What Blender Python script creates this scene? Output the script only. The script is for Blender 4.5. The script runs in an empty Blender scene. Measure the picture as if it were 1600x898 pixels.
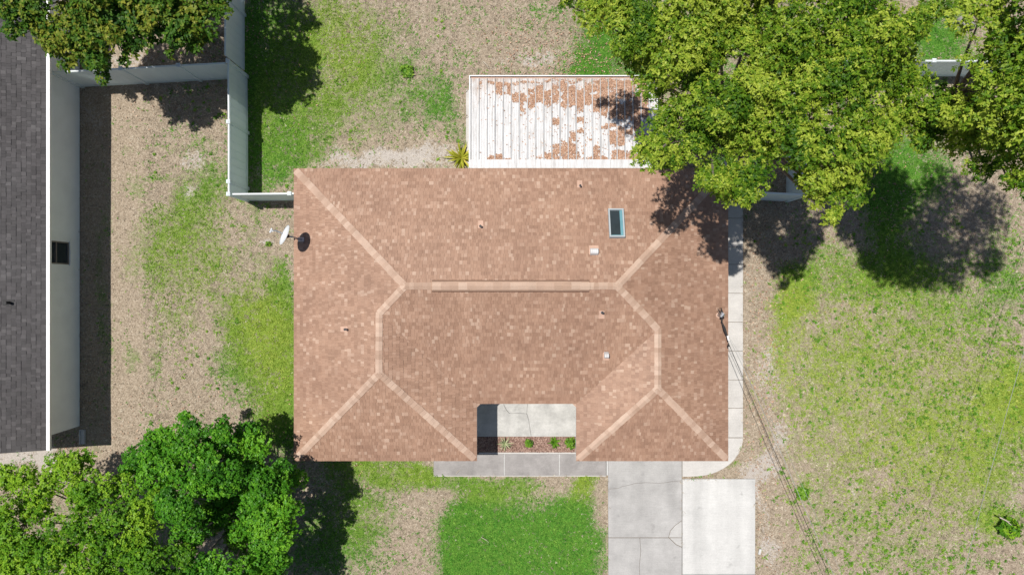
import bpy, math, random
import numpy as np
from mathutils import Vector, Matrix
random.seed(7); RNG = np.random.default_rng(7)
R = math.radians
S = bpy.context.scene
C = S.collection
# ------------------------------------------------------------ camera, sky, sun, exposure
H, F = 27.0, 1067.0                       # camera height (m); focal length in photo pixels
cam = bpy.data.objects.new('camera', bpy.data.cameras.new('camera'))
C.objects.link(cam); cam.location = (0, 0, H); cam.rotation_euler = (0, 0, 0)
cam.data.sensor_width = 36; cam.data.lens = 24.0; cam.data.clip_start = .1; cam.data.clip_end = 2000
S.camera = cam
SUN = Vector((.285, -.155, -1.0))          # direction in which the light travels
W = bpy.data.worlds.new('World'); S.world = W; W.use_nodes = True
sk = W.node_tree.nodes.new('ShaderNodeTexSky'); sk.sky_type = 'NISHITA'; sk.sun_disc = False
sk.sun_elevation = math.asin(-SUN.normalized().z); sk.sun_rotation = math.atan2(-SUN.x, -SUN.y) % (2*math.pi)
bg = W.node_tree.nodes['Background']; bg.inputs['Strength'].default_value = .062
W.node_tree.links.new(sk.outputs[0], bg.inputs[0])
sl = bpy.data.lights.new('sun', 'SUN'); sl.energy = 5.0; sl.angle = R(.53); sl.color = (1, .955, .89)
so = bpy.data.objects.new('sun', sl); C.objects.link(so); so.location = (-20, 12, 60)
so.rotation_euler = SUN.to_track_quat('-Z', 'Y').to_euler()
S.view_settings.view_transform = 'Standard'; S.view_settings.look = 'None'
S.view_settings.exposure = 0.12; S.view_settings.gamma = 1

def at(px, py, z=0.0):                    # survey point: where the ray through a photo pixel meets height z
    s = F/(H-z); return Vector(((px-800)/s, (449-py)/s, z))

# ------------------------------------------------------------ materials
def srgb(r, g, b): return tuple(((c/255)/12.92 if c/255 <= .04045 else ((c/255+.055)/1.055)**2.4) for c in (r, g, b))
class NT:
    def __init__(s, name):
        s.m = bpy.data.materials.new(name); s.m.use_nodes = True; s.t = s.m.node_tree; s.n = s.t.nodes; s.l = s.t.links
        s.b = s.n['Principled BSDF']; s.out = s.n['Material Output']
        s.b.inputs['Specular IOR Level'].default_value = .25
    def add(s, typ, **k):
        o = s.n.new(typ)
        for a, v in k.items(): setattr(o, a, v)
        return o
    def link(s, a, b): s.l.new(a, b)
    def coord(s): 
        return s.add('ShaderNodeNewGeometry').outputs['Position']
    def noise(s, scale, detail=4, rough=.6, vec=None, stretch=None):
        o = s.add('ShaderNodeTexNoise'); o.inputs['Scale'].default_value = scale
        o.inputs['Detail'].default_value = detail; o.inputs['Roughness'].default_value = rough
        v = vec or s.coord()
        if stretch:
            mp = s.add('ShaderNodeMapping'); mp.inputs['Scale'].default_value = stretch; s.link(v, mp.inputs[0]); v = mp.outputs[0]
        s.link(v, o.inputs['Vector']); return o.outputs['Fac']
    def ramp(s, fac, stops, interp='LINEAR'):
        o = s.add('ShaderNodeValToRGB'); e = o.color_ramp.elements; o.color_ramp.interpolation = interp
        while len(e) < len(stops): e.new(.5)
        for el, (p, c) in zip(e, stops): el.position = p; el.color = (*c, 1) if len(c) == 3 else c
        s.link(fac, o.inputs[0]); return o.outputs[0]
    def mix(s, fac, a, b, mode='MIX'):
        o = s.add('ShaderNodeMix', data_type='RGBA', blend_type=mode)
        for sock, v in ((o.inputs[0], fac), (o.inputs[6], a), (o.inputs[7], b)):
            if hasattr(v, 'is_linked') or hasattr(v, 'links'): s.link(v, sock)
            elif isinstance(v, (int, float)): sock.default_value = v
            else: sock.default_value = (*v, 1)
        return o.outputs[2]
    def math(s, op, a, b=0.0):
        o = s.add('ShaderNodeMath', operation=op)
        for sock, v in ((o.inputs[0], a), (o.inputs[1], b)):
            if hasattr(v, 'links'): s.link(v, sock)
            else: sock.default_value = v
        return o.outputs[0]
    def bump(s, h, strength=.3, dist=.01):
        o = s.add('ShaderNodeBump'); o.inputs['Strength'].default_value = strength; o.inputs['Distance'].default_value = dist
        s.link(h, o.inputs['Height']); s.link(o.outputs[0], s.b.inputs['Normal'])
    def base(s, c):
        if hasattr(c, 'links'): s.link(c, s.b.inputs['Base Color'])
        else: s.b.inputs['Base Color'].default_value = (*c, 1)
    def rough(s, r): s.b.inputs['Roughness'].default_value = r

def plain(name, c, rough=.6, var=.12, scale=3.0, metal=0.0, bump=0.0, bscale=60):
    t = NT(name); f = t.noise(scale, 5)
    d = tuple(x*(1-var) for x in c); u = tuple(min(1, x*(1+var)) for x in c)
    t.base(t.ramp(f, [(.3, d), (.7, u)])); t.rough(rough); t.b.inputs['Metallic'].default_value = metal
    if bump: t.bump(t.noise(bscale, 3), bump, .01)
    return t.m

def shingle_mat(name, stops, patch, src='ShaderNodeNewGeometry', rough=.62, spec=.36):
    t = NT(name); g = t.add('ShaderNodeNewGeometry')
    c = t.ramp(t.add(src).outputs['Random' if 'Object' in src else 'Random Per Island'], stops)
    big = t.ramp(t.noise(.45, 4, .6), [(.35, tuple(1-patch*x for x in (.9, 1, 1))), (.65, (1, 1, 1))])
    c = t.mix(1.0, c, big, 'MULTIPLY')
    st = t.ramp(t.noise(2.3, 5, .7), [(.3, (.86, .86, .86)), (.62, (1.0, 1.0, 1.0))])
    c = t.mix(1.0, c, st, 'MULTIPLY')
    gr = t.ramp(t.noise(160, 2, .7), [(.3, (.78, .78, .78)), (.7, (1.12, 1.1, 1.1))])
    c = t.mix(1.0, c, gr, 'MULTIPLY')
    t.base(c); t.rough(rough); t.b.inputs['Specular IOR Level'].default_value = spec; t.bump(t.noise(220, 2), .4, .003); return t.m

def leaf_mat(name, lo, mid, hi, trans=.3, gloss=.4):
    t = NT(name); a = t.add('ShaderNodeAttribute'); a.attribute_name = 'tint'
    g = t.add('ShaderNodeNewGeometry')
    f = t.math('ADD', t.math('MULTIPLY', a.outputs['Fac'], .75), t.math('MULTIPLY', g.outputs['Random Per Island'], .25))
    c = t.ramp(f, [(.08, lo), (.48, mid), (.92, hi)])
    t.base(c); t.rough(gloss); t.b.inputs['Specular IOR Level'].default_value = .16
    tr = t.add('ShaderNodeBsdfTranslucent'); cc = t.mix(1.0, c, (1.25, 1.3, .6), 'MULTIPLY'); t.link(cc, tr.inputs[0])
    mx = t.add('ShaderNodeMixShader'); mx.inputs[0].default_value = trans
    t.link(t.b.outputs[0], mx.inputs[1]); t.link(tr.outputs[0], mx.inputs[2]); t.link(mx.outputs[0], t.out.inputs['Surface'])
    return t.m

def concrete(name, c, stain=.25, scale=1.2, tyre=0.0):
    t = NT(name)
    f = t.ramp(t.noise(scale, 6, .65), [(.3, tuple(x*(1-stain) for x in c)), (.68, tuple(min(1, x*1.05) for x in c))])
    sp = t.ramp(t.noise(26, 4, .75), [(.32, (.86, .86, .86)), (.6, (1, 1, 1))])
    f = t.mix(1.0, f, sp, 'MULTIPLY')
    sw = t.ramp(t.noise(1.0, 4, .6, stretch=(2.2, 22, 1)), [(.35, (.95, .95, .95)), (.65, (1.02, 1.02, 1.02))])
    if tyre:
        ty = t.ramp(t.noise(1.0, 3, .5, stretch=(1.5, .16, 1)), [(.36, (1-tyre,)*3), (.6, (1, 1, 1))]); f = t.mix(1.0, f, ty, 'MULTIPLY')
        ol = t.ramp(t.noise(2.6, 2, .5), [(.24, (1-tyre*1.6,)*3), (.33, (1, 1, 1))]); f = t.mix(1.0, f, ol, 'MULTIPLY')
        fl = t.ramp(t.noise(70, 2, .9), [(.25, (.80, .80, .80)), (.45, (1, 1, 1))]); f = t.mix(1.0, f, fl, 'MULTIPLY')
    t.base(t.mix(1.0, f, sw, 'MULTIPLY')); t.rough(.85); t.bump(t.noise(90, 4), .35, .006); return t.m

M = {}
M['shingle'] = shingle_mat('tan shingles', [(0, (.31, .186, .126)), (.45, (.37, .228, .157)), (.82, (.395, .249, .174)), (.93, (.435, .287, .207)), (1, (.50, .355, .265))], .17, rough=.57, spec=.32)
M['cap'] = shingle_mat('cap shingles', [(0, (.40, .27, .195)), (.35, (.465, .325, .243)), (1, (.545, .405, .312))], .10, 'ShaderNodeObjectInfo')
M['grey_shingle'] = shingle_mat('grey shingles', [(0, (.068, .066, .068)), (.5, (.085, .082, .084)), (.88, (.098, .094, .097)), (1, (.122, .118, .12))], .15, rough=.8, spec=.2)
M['stucco'] = plain('cream stucco', (.83, .86, .86), .9, .05, 1.5, bump=.5, bscale=70)
M['white_paint'] = plain('white painted trim', (.80, .80, .80), .45, .03)
def vinyl():
    t = NT('white vinyl'); c = t.ramp(t.noise(2.0, 5), [(.3, (.83, .86, .88)), (.7, (.88, .91, .93))])
    sz_ = t.add('ShaderNodeSeparateXYZ'); t.link(t.coord(), sz_.inputs[0])
    gm = t.math('ADD', t.math('MULTIPLY', sz_.outputs[2], -1.6), t.math('MULTIPLY', t.noise(4.0, 5, .7), 1.1))
    c = t.mix(t.ramp(gm, [(.05, (0, 0, 0)), (.6, (.7, .7, .7))]), c, (.42, .45, .36)); t.base(c); t.rough(.42)
    tr = t.add('ShaderNodeBsdfTranslucent'); tr.inputs[0].default_value = (.78, .86, .86, 1)
    mx = t.add('ShaderNodeMixShader'); mx.inputs[0].default_value = .42
    t.link(t.b.outputs[0], mx.inputs[1]); t.link(tr.outputs[0], mx.inputs[2]); t.link(mx.outputs[0], t.out.inputs['Surface']); return t.m
M['vinyl'] = vinyl()
def pan_mat():
    t = NT('white aluminium pan'); c = t.ramp(t.noise(5.0, 5), [(.3, (.53, .53, .535)), (.7, (.60, .60, .605))])
    sx_ = t.add('ShaderNodeSeparateXYZ'); t.link(t.coord(), sx_.inputs[0])
    dirt = t.math('ADD', t.math('MULTIPLY', t.math('SUBTRACT', sx_.outputs[1], 6.6), .55), t.math('MULTIPLY', t.math('SUBTRACT', t.noise(1.0, 5, .75, stretch=(7, 2.2, 1)), .5), 2.2))
    c = t.mix(t.ramp(dirt, [(.1, (0, 0, 0)), (.75, (.75, .75, .75))]), c, (.40, .31, .25))
    st = t.ramp(t.noise(1.0, 5, .7, stretch=(16, 1.3, 1)), [(.34, (.74, .72, .70)), (.52, (1, 1, 1))])
    sp = t.ramp(t.noise(22, 4, .8), [(.30, (.78, .75, .72)), (.44, (1, 1, 1))])
    c = t.mix(1.0, t.mix(1.0, c, st, 'MULTIPLY'), sp, 'MULTIPLY'); t.base(c); t.rough(.55); return t.m
M['pan'] = pan_mat()
M['black'] = plain('black plastic', (.02, .02, .022), .5)
M['slot'] = plain('brown vent mesh', (.09, .045, .03), .8)
M['dark'] = plain('dark glass', (.03, .04, .045), .08)
M['bronze'] = plain('bronze window frame', (.20, .18, .16), .5)
M['steel'] = plain('galvanised steel', (.45, .46, .48), .35, .1, 9, metal=.7)
M['dish'] = plain('light grey dish', (.62, .64, .66), .4, .04)
M['lead'] = plain('copper stained flashing', (.47, .31, .235), .6, .12)
M['skyframe'] = plain('pale skylight frame', (.36, .40, .42), .4, .05)
M['skywell'] = plain('turquoise skylight well', (.12, .27, .31), .5, .08)
M['wood'] = plain('weathered stick', (.42, .37, .30), .85, .2, 9)
M['bark'] = plain('grey bark', (.20, .17, .145), .9, .3, 8, bump=.8, bscale=30)
M['stone'] = plain('grey boulder', (.30, .28, .27), .9, .35, 5, bump=.8, bscale=14)
M['soil'] = plain('dark soil joint', (.16, .13, .10), .95, .3, 8)
M['conc_old'] = concrete('old driveway concrete', (.43, .42, .41), .22, 1.2, .10)
M['conc_new'] = concrete('new driveway concrete', (.575, .57, .555), .13, .8, .13)
M['conc_patch'] = concrete('patched driveway corner', (.47, .46, .445), .2)
M['conc_walk'] = concrete('walkway concrete', (.345, .325, .315), .3, 1.6, .08)
M['conc_side'] = concrete('side path concrete', (.53, .51, .485), .16)
M['conc_porch'] = concrete('porch concrete', (.52, .51, .485), .32, 1.9, .10)
M['mulch'] = plain('brown mulch', (.20, .125, .09), .95, .4, 30, bump=.8, bscale=60)
M['cable'] = plain('black cable', (.03, .03, .03), .5)
M['cable_grey'] = plain('grey cable', (.27, .28, .27), .5)
M['oak'] = leaf_mat('yellow green oak leaf', (.03, .095, .008), (.13, .24, .014), (.40, .475, .06), .3, .45)
M['maple'] = leaf_mat('lime green leaf', (.035, .12, .009), (.105, .26, .014), (.29, .46, .032), .29, .45)
M['camphor'] = leaf_mat('deep green leaf', (.025, .105, .009), (.07, .24, .014), (.20, .44, .03), .28, .42)
M['holly'] = leaf_mat('glossy green leaf', (.022, .075, .010), (.07, .16, .014), (.26, .27, .035), .25, .5)
M['shrub'] = leaf_mat('fresh green shrub leaf', (.05, .14, .01), (.11, .25, .02), (.22, .36, .04), .25)
M['yellow'] = leaf_mat('yellow green strap leaf', (.20, .26, .02), (.42, .42, .05), (.62, .52, .12), .3)
M['aloe'] = leaf_mat('pale striped leaf', (.20, .27, .12), (.42, .46, .27), (.62, .60, .42), .15)
M['weed'] = leaf_mat('weed leaf', (.07, .20, .018), (.145, .31, .03), (.29, .43, .06), .25)

def litter_mat(name, stops):
    t = NT(name); g = t.add('ShaderNodeNewGeometry')
    t.base(t.ramp(g.outputs['Random Per Island'], stops)); t.rough(.8); return t.m
M['litter'] = litter_mat('dry oak leaf', [(0, (.20, .115, .075)), (.4, (.36, .21, .14)), (.75, (.48, .29, .195)), (1, (.60, .43, .31))])
M['chip'] = litter_mat('mulch chip', [(0, (.12, .07, .055)), (.5, (.27, .165, .13)), (1, (.45, .32, .26))])

def grass_mat():
    t = NT('grass blades'); a = t.add('ShaderNodeAttribute'); a.attribute_name = 'tint'; g = t.add('ShaderNodeNewGeometry')
    av = t.add('ShaderNodeAttribute'); av.attribute_name = 'tone'; rf = av.outputs['Fac']
    dry = t.ramp(rf, [(0, (.17, .138, .108)), (.35, (.345, .285, .212)), (.7, (.485, .415, .32)), (1, (.70, .635, .52))])
    grn = t.ramp(rf, [(0, (.045, .17, .018)), (.5, (.11, .33, .034)), (1, (.25, .46, .07))])
    a2 = t.add('ShaderNodeAttribute'); a2.attribute_name = 'lime'
    lim = t.ramp(rf, [(0, (.16, .25, .02)), (.5, (.31, .41, .05)), (1, (.52, .56, .13))])
    grn = t.mix(a2.outputs['Fac'], grn, lim)
    c = t.mix(a.outputs['Fac'], dry, grn); t.base(c); t.rough(.7)
    tr = t.add('ShaderNodeBsdfTranslucent'); t.link(c, tr.inputs[0])
    mx = t.add('ShaderNodeMixShader'); mx.inputs[0].default_value = .25
    t.link(t.b.outputs[0], mx.inputs[1]); t.link(tr.outputs[0], mx.inputs[2]); t.link(mx.outputs[0], t.out.inputs['Surface'])
    return t.m
M['grass'] = grass_mat()

def ground_mat():
    t = NT('lawn soil'); a = t.add('ShaderNodeAttribute'); a.attribute_name = 'cover'
    sep = t.add('ShaderNodeSeparateColor'); t.link(a.outputs['Color'], sep.inputs[0])
    G, Sd, Lm = sep.outputs[0], sep.outputs[1], sep.outputs[2]
    n1 = t.noise(1.6, 6, .7); n2 = t.noise(9, 5, .75); n3 = t.noise(42, 3, .8)
    n4 = t.noise(17, 4, .8)
    dry = t.ramp(n4, [(.30, (.13, .102, .078)), (.46, (.30, .24, .175)), (.58, (.405, .335, .255)), (.72, (.55, .48, .39))])
    grn = t.ramp(n4, [(.3, (.035, .11, .012)), (.7, (.12, .25, .03))])
    lim = t.ramp(n4, [(.3, (.12, .20, .02)), (.7, (.28, .36, .06))])
    grn = t.mix(Lm, grn, lim)
    snd = t.ramp(n3, [(.3, (.30, .26, .225)), (.6, (.50, .46, .42))])
    k = t.math('ADD', G, t.math('MULTIPLY', t.math('SUBTRACT', n1, .5), .9))
    k = t.math('ADD', k, t.math('MULTIPLY', t.math('SUBTRACT', n2, .5), .9))
    kg = t.ramp(k, [(.28, (0, 0, 0)), (.72, (1, 1, 1))])
    s = t.math('ADD', Sd, t.math('MULTIPLY', t.math('SUBTRACT', n2, .5), 1.5))
    s = t.math('ADD', s, t.math('MULTIPLY', t.math('SUBTRACT', n3, .5), .6))
    ks = t.ramp(s, [(.40, (0, 0, 0)), (.58, (1, 1, 1))])
    c = t.mix(kg, dry, grn); c = t.mix(ks, c, snd)
    gr = t.ramp(n3, [(.25, (.68, .68, .68)), (.7, (1.15, 1.15, 1.15))]); c = t.mix(1.0, c, gr, 'MULTIPLY')
    t.base(c); t.rough(.95); t.bump(n3, .7, .03); return t.m
M['ground'] = ground_mat()

# ------------------------------------------------------------ mesh helpers
def link(name, me, m, parent=None, kind=None):
    o = bpy.data.objects.new(name, me); C.objects.link(o)
    if m is not None and not me.materials: me.materials.append(m)
    if parent: o.parent = parent
    if kind: o['kind'] = kind
    return o
def mesh(name, v, f, m, parent=None, kind=None, smooth=False):
    me = bpy.data.meshes.new(name); me.from_pydata([tuple(p) for p in v], [], f); me.update()
    if smooth: me.polygons.foreach_set('use_smooth', [True]*len(me.polygons))
    return link(name, me, m, parent, kind)
def npmesh(name, V, Fc, m, parent=None, kind=None, tint=None, extra=None):
    V = np.asarray(V, np.float32); Fc = np.asarray(Fc, np.int32); k = Fc.shape[1]
    me = bpy.data.meshes.new(name); me.vertices.add(len(V)); me.vertices.foreach_set('co', V.ravel())
    me.loops.add(Fc.size); me.loops.foreach_set('vertex_index', Fc.ravel()); me.polygons.add(len(Fc))
    me.polygons.foreach_set('loop_start', np.arange(0, Fc.size, k, dtype=np.int32))
    me.polygons.foreach_set('loop_total', np.full(len(Fc), k, np.int32))
    me.update(calc_edges=True)
    for nm, arr in (('tint', tint), *((extra or {}).items())):
        if arr is not None:
            a = me.attributes.new(nm, 'FLOAT', 'POINT'); a.data.foreach_set('value', np.asarray(arr, np.float32))
    return link(name, me, m, parent, kind)
class MB:
    def __init__(s): s.v = []; s.f = []
    def add(s, v, f): n = len(s.v); s.v += [tuple(p) for p in v]; s.f += [tuple(i+n for i in q) for q in f]; return s
    def box(s, x0, x1, y0, y1, z0, z1):
        return s.add([(x0,y0,z0),(x1,y0,z0),(x1,y1,z0),(x0,y1,z0),(x0,y0,z1),(x1,y0,z1),(x1,y1,z1),(x0,y1,z1)],
                     [(3,2,1,0),(4,5,6,7),(0,1,5,4),(1,2,6,5),(2,3,7,6),(3,0,4,7)])
    def obox(s, c, a, l, w, z0, z1):      # box at centre c, length along unit vec a (2-D)
        ax, ay = a; bx, by = -ay, ax; P = []
        for z in (z0, z1):
            for u, v in ((-1,-1),(1,-1),(1,1),(-1,1)):
                P.append((c[0]+u*l/2*ax+v*w/2*bx, c[1]+u*l/2*ay+v*w/2*by, z))
        return s.add(P, [(3,2,1,0),(4,5,6,7),(0,1,5,4),(1,2,6,5),(2,3,7,6),(3,0,4,7)])
    def prism(s, poly, z0, z1):           # poly ccw in plan
        n = len(poly); P = [(x, y, z0) for x, y in poly]+[(x, y, z1) for x, y in poly]
        return s.add(P, [tuple(reversed(range(n))), tuple(range(n, 2*n))]+[(i, (i+1) % n, n+(i+1) % n, n+i) for i in range(n)])
    def tube(s, pts, rad, n=6, cap=True):
        pts = [Vector(p) for p in pts]; rr = rad if hasattr(rad, '__len__') else [rad]*len(pts); base = len(s.v)
        up = None
        for i, p in enumerate(pts):
            d = (pts[min(i+1, len(pts)-1)]-pts[max(i-1, 0)]).normalized()
            if up is None: up = d.orthogonal().normalized()
            up = (up-d*up.dot(d)).normalized(); b = d.cross(up)
            for k in range(n):
                a = 2*math.pi*k/n; q = p+(up*math.cos(a)+b*math.sin(a))*rr[i]; s.v.append(tuple(q))
        for i in range(len(pts)-1):
            for k in range(n):
                a = base+i*n+k; b2 = base+i*n+(k+1) % n; s.f.append((a, b2, b2+n, a+n))
        if cap: s.f.append(tuple(base+k for k in reversed(range(n)))); s.f.append(tuple(base+(len(pts)-1)*n+k for k in range(n)))
        return s
    def build(s, name, m, parent=None, kind=None, smooth=False): return mesh(name, s.v, s.f, m, parent, kind, smooth)
def tag(o, label, cat, group=None, kind=None):
    o['label'] = label; o['category'] = cat
    if group: o['group'] = group
    if kind: o['kind'] = kind
    return o
def thing(name, loc, label, cat, group=None):
    o = bpy.data.objects.new(name, None); o.empty_display_size = .2; C.objects.link(o); o.location = loc
    o.matrix_world = Matrix.Translation(loc)
    return tag(o, label, cat, group)
def rel(o): # keep world coordinates of children when parent stands at a location
    for ch in o.children: ch.location = ch.location-o.location
def bevel(o, w=.01, seg=2):
    b = o.modifiers.new('bevel', 'BEVEL'); b.width = w; b.segments = seg; b.limit_method = 'ANGLE'; return o

# ------------------------------------------------------------ ground cover map (what grows where)
def vnoise(x, y, cell, seed):
    r = np.random.default_rng(seed).random((256, 256)); X = x/cell+1000; Y = y/cell+1000
    i = np.floor(X).astype(int); j = np.floor(Y).astype(int); fx = X-i; fy = Y-j
    fx = fx*fx*(3-2*fx); fy = fy*fy*(3-2*fy)
    g = lambda a, b: r[a % 256, b % 256]
    return (g(i,j)*(1-fx)+g(i+1,j)*fx)*(1-fy)+(g(i,j+1)*(1-fx)+g(i+1,j+1)*fx)*fy
def fbm(x, y, cell, seed):
    return (vnoise(x,y,cell,seed)*.5+vnoise(x,y,cell/2.1,seed+1)*.27+vnoise(x,y,cell/4.3,seed+2)*.15+vnoise(x,y,cell/9,seed+3)*.08)
GREEN = [(1480,430,130,80,.28),(712,815,22,38,.85),(712,860,22,40,.9),(716,895,24,30,.9),(905,860,30,60,.8),(890,800,40,30,.6),(260,350,90,260,.12),(1420,620,190,170,.16),(1260,600,50,200,.1),(520,130,110,130,.32),(640,80,90,80,.2),(600,190,110,50,.2),(300,420,100,120,.2),(330,290,50,60,.25),(160,480,14,220,.4),(1400,640,200,200,.08), # photo px: cx, cy, rx, ry, amount
 (402,150,26,190,.8),(440,70,60,110,.75),(530,55,55,70,.42),(565,125,60,45,.32),(450,225,55,45,.75),(492,180,60,35,.35),(610,105,60,60,.18),
 (690,165,28,40,.62),(640,178,30,16,.28),(655,160,14,10,.4),(637,112,14,10,.6),(705,12,60,25,.14),(925,65,30,45,.75),(930,112,35,14,.75),(985,70,60,60,.5),
 (720,215,14,30,.4),(430,275,30,20,.4),(840,20,40,20,.12),
 (295,395,75,60,.42),(270,350,60,30,.2),(333,295,42,38,.42),(300,225,60,25,.25),(245,283,30,10,.3),(195,240,20,20,.25),(290,325,16,25,.4),
 (435,590,60,110,.8),(400,520,55,55,.7),(445,460,24,45,.6),(445,660,45,50,.85),(360,590,40,40,.45),(200,560,20,35,.45),(248,560,12,28,.4),(200,298,20,20,.3),
 (420,430,40,25,.3),(270,500,40,25,.25),(350,470,30,30,.22),(28,715,22,16,.8),(140,830,120,90,.4),(170,703,40,8,.15),(230,420,30,30,.25),(370,400,25,15,.25),
 (535,785,70,60,.55),(590,735,90,18,.6),(660,738,26,22,.8),(520,860,80,60,.6),(600,800,50,60,.25),
 (800,860,105,65,.95),(880,830,60,70,.7),(740,820,50,60,.7),(745,752,80,14,.7),(770,775,60,25,.5),(925,752,28,26,.9),(860,890,90,40,.85),(780,890,100,50,.85),
 (1240,478,45,22,.75),(1215,510,30,45,.45),(1225,560,20,60,.3),(1250,435,40,30,.85),(1390,420,70,50,.75),(1420,270,80,60,.85),(1470,60,50,60,.8),
 (1385,330,40,60,.7),(1300,420,40,40,.4),(1588,612,62,62,.95),(1565,815,40,30,.7),(1480,700,90,90,.38),(1400,600,140,120,.3),(1560,720,70,80,.42),(1420,850,160,70,.36),
 (1300,560,90,90,.3),(1300,750,70,100,.3),(1560,480,60,60,.3),(1252,770,9,20,.85),(1570,400,40,60,.3),(1450,480,60,40,.25),(1150,722,18,8,.45),(1100,60,300,120,.4),
 (1560,260,60,60,.1),(100,50,120,80,.1)]
SAND = [(1590,612,46,46,.22),(630,246,95,20,.8),(540,238,55,14,.35),(830,92,45,26,.4),(845,105,30,16,.35),(770,100,30,14,.3),(310,255,36,18,.45),(292,240,24,14,.35),(308,305,9,22,.5),(330,290,14,8,.35),
 (190,60,40,40,.3),(200,95,60,14,.4),(150,350,18,240,.18),(132,500,8,160,.25),(140,190,14,50,.35),(255,532,30,10,.3),(250,610,70,60,.16),(330,560,40,40,.2),
 (8,715,34,34,1.0),(66,712,30,30,.9),(85,742,20,20,.6),(100,800,90,60,.2),(430,390,14,10,.6),(415,333,6,6,.5),(418,362,8,6,.5),
 (1210,600,30,50,.4),(1190,728,34,26,.62),(1182,752,12,30,.6),(1205,560,24,26,.35),(1200,865,26,26,.55),(1185,800,10,70,.45),(1210,690,30,40,.35),(1235,685,20,16,.45),
 (1330,790,26,26,.35),(1325,760,20,16,.3),(1500,800,80,80,.12),(1240,890,26,14,.45),(1580,485,30,10,.35),(1300,640,90,40,.12),(1595,770,30,30,.35),(1205,370,30,30,.35),(1180,440,24,30,.3),
 (1490,490,10,12,.4),(945,850,8,30,.2),(670,774,14,4,.4),(835,765,30,10,.1),(1160,560,6,200,.3)]
LIME = [(520,120,110,120,.5),(300,420,120,150,.6),(420,560,50,120,.6),(1380,620,230,200,.5),(530,60,70,80,.5),(590,735,90,20,.5),(660,738,30,26,.5),(925,752,32,30,.9),(430,560,40,90,.5),(400,520,40,50,.5),(1240,478,50,26,.9),(1590,610,70,75,1.0),(1330,600,180,220,.6),(1480,690,120,110,.7),(1230,540,40,90,.7),
 (1400,720,250,180,.45),(560,800,60,60,.35),(760,760,80,26,.4),(1560,830,50,30,.6),(420,170,20,60,.3)]
BARE = [(110,560,70,130,.6)]
def field(px, py, lst):
    o = np.zeros_like(px)
    for cx, cy, rx, ry, a in lst:
        d = ((px-cx)/rx)**2+((py-cy)/ry)**2
        near = d < 4
        if near.any(): o[near] = 1-(1-o[near])*(1-a*np.exp(-(d[near]*.9)**1.4))
    return o
def cover(x, y):
    wx = (fbm(x, y, 1.6, 31)-.5)*1.5; wy = (fbm(x, y, 1.6, 47)-.5)*1.5
    px = 800+(x+wx)*F/H; py = 449-(y+wy)*F/H
    inside = (np.abs(x) < 23) & (np.abs(y) < 14)
    g = np.where(inside, field(px, py, GREEN), .35); s = np.where(inside, field(px, py, SAND), .05); l = np.where(inside, field(px, py, LIME), .3)
    return g, s, l

gx = np.unique(np.concatenate([np.array([-320,-200,-120,-70,-45,-32,-27]), np.arange(-23.5, 23.51, .11), np.array([27,32,45,70,120,200,320])]))
gy = np.unique(np.concatenate([np.array([-320,-200,-120,-70,-40,-25,-18]), np.arange(-14.5, 14.51, .11), np.array([18,25,40,70,120,200,320])]))
X, Y = np.meshgrid(gx, gy); nx, ny = len(gx), len(gy)
g_, s_, l_ = cover(X.ravel(), Y.ravel())
Zg = (fbm(X.ravel(), Y.ravel(), 2.2, 5)-.5)*.05-.03
ii = (np.arange(ny-1)[:, None]*nx+np.arange(nx-1)[None, :]).ravel()
gnd = npmesh('ground', np.stack([X.ravel(), Y.ravel(), Zg], 1), np.stack([ii, ii+1, ii+nx+1, ii+nx], 1), M['ground'], kind='structure')
ca = gnd.data.attributes.new('cover', 'FLOAT_COLOR', 'POINT')
ca.data.foreach_set('color', np.stack([g_, s_, l_, np.ones_like(g_)], 1).astype(np.float32).ravel())
gnd['label'] = 'patchy lawn of dry brown grass, green tufts and bare sand'

# ------------------------------------------------------------ the house with the tan hip roof
EX0, EX1, EY1, EYM, EYS = -7.83, 7.76, 4.27, -4.17, -6.22   # eaves
LX, RX = -1.26, 2.30                                        # inner eaves of the two front wings
EZ, PT = 2.5, .36
house = thing('house', (0, 0, 0), 'single storey house with the large tan shingle hip roof and two front wings', 'house')
yr = (EY1+EYM)/2; hm = (EY1-EYM)/2
A1 = (EX0+hm, yr); A2 = (EX1-hm, yr)
hl = (LX-EX0)/2; lx = EX0+hl; hr = (EX1-RX)/2; rx = EX1-hr
B1 = (lx, yr-(A1[0]-lx)); B2 = (lx, EYS+hl); D1 = (rx, yr-(rx-A2[0])); D2 = (rx, EYS+hr)
SLOPES = [ # plan polygon (ccw), outward downhill direction, eave coordinate
 ([(EX1,EY1),(EX0,EY1),A1,A2], (0,1), EY1),
 ([(EX0,EY1),(EX0,EYS),B2,B1,A1], (-1,0), -EX0),
 ([(EX1,EYS),(EX1,EY1),A2,D1,D2], (1,0), EX1),
 ([(LX,EYM),(RX,EYM),D1,A2,A1,B1], (0,-1), -EYM),
 ([(LX,EYS),(LX,EYM),B1,B2], (1,0), LX),
 ([(EX0,EYS),(LX,EYS),B2], (0,-1), -EYS),
 ([(RX,EYM),(RX,EYS),D2,D1], (-1,0), -RX),
 ([(RX,EYS),(EX1,EYS),D2], (0,-1), -EYS)]
def clip(poly, a, b, c):                 # keep a*x+b*y<=c
    out = []
    for i in range(len(poly)):
        p, q = poly[i], poly[(i+1) % len(poly)]; dp = a*p[0]+b*p[1]-c; dq = a*q[0]+b*q[1]-c
        if dp <= 0: out.append(p)
        if (dp < 0 < dq) or (dq < 0 < dp):
            t = dp/(dp-dq); out.append((p[0]+t*(q[0]-p[0]), p[1]+t*(q[1]-p[1])))
    return out
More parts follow.
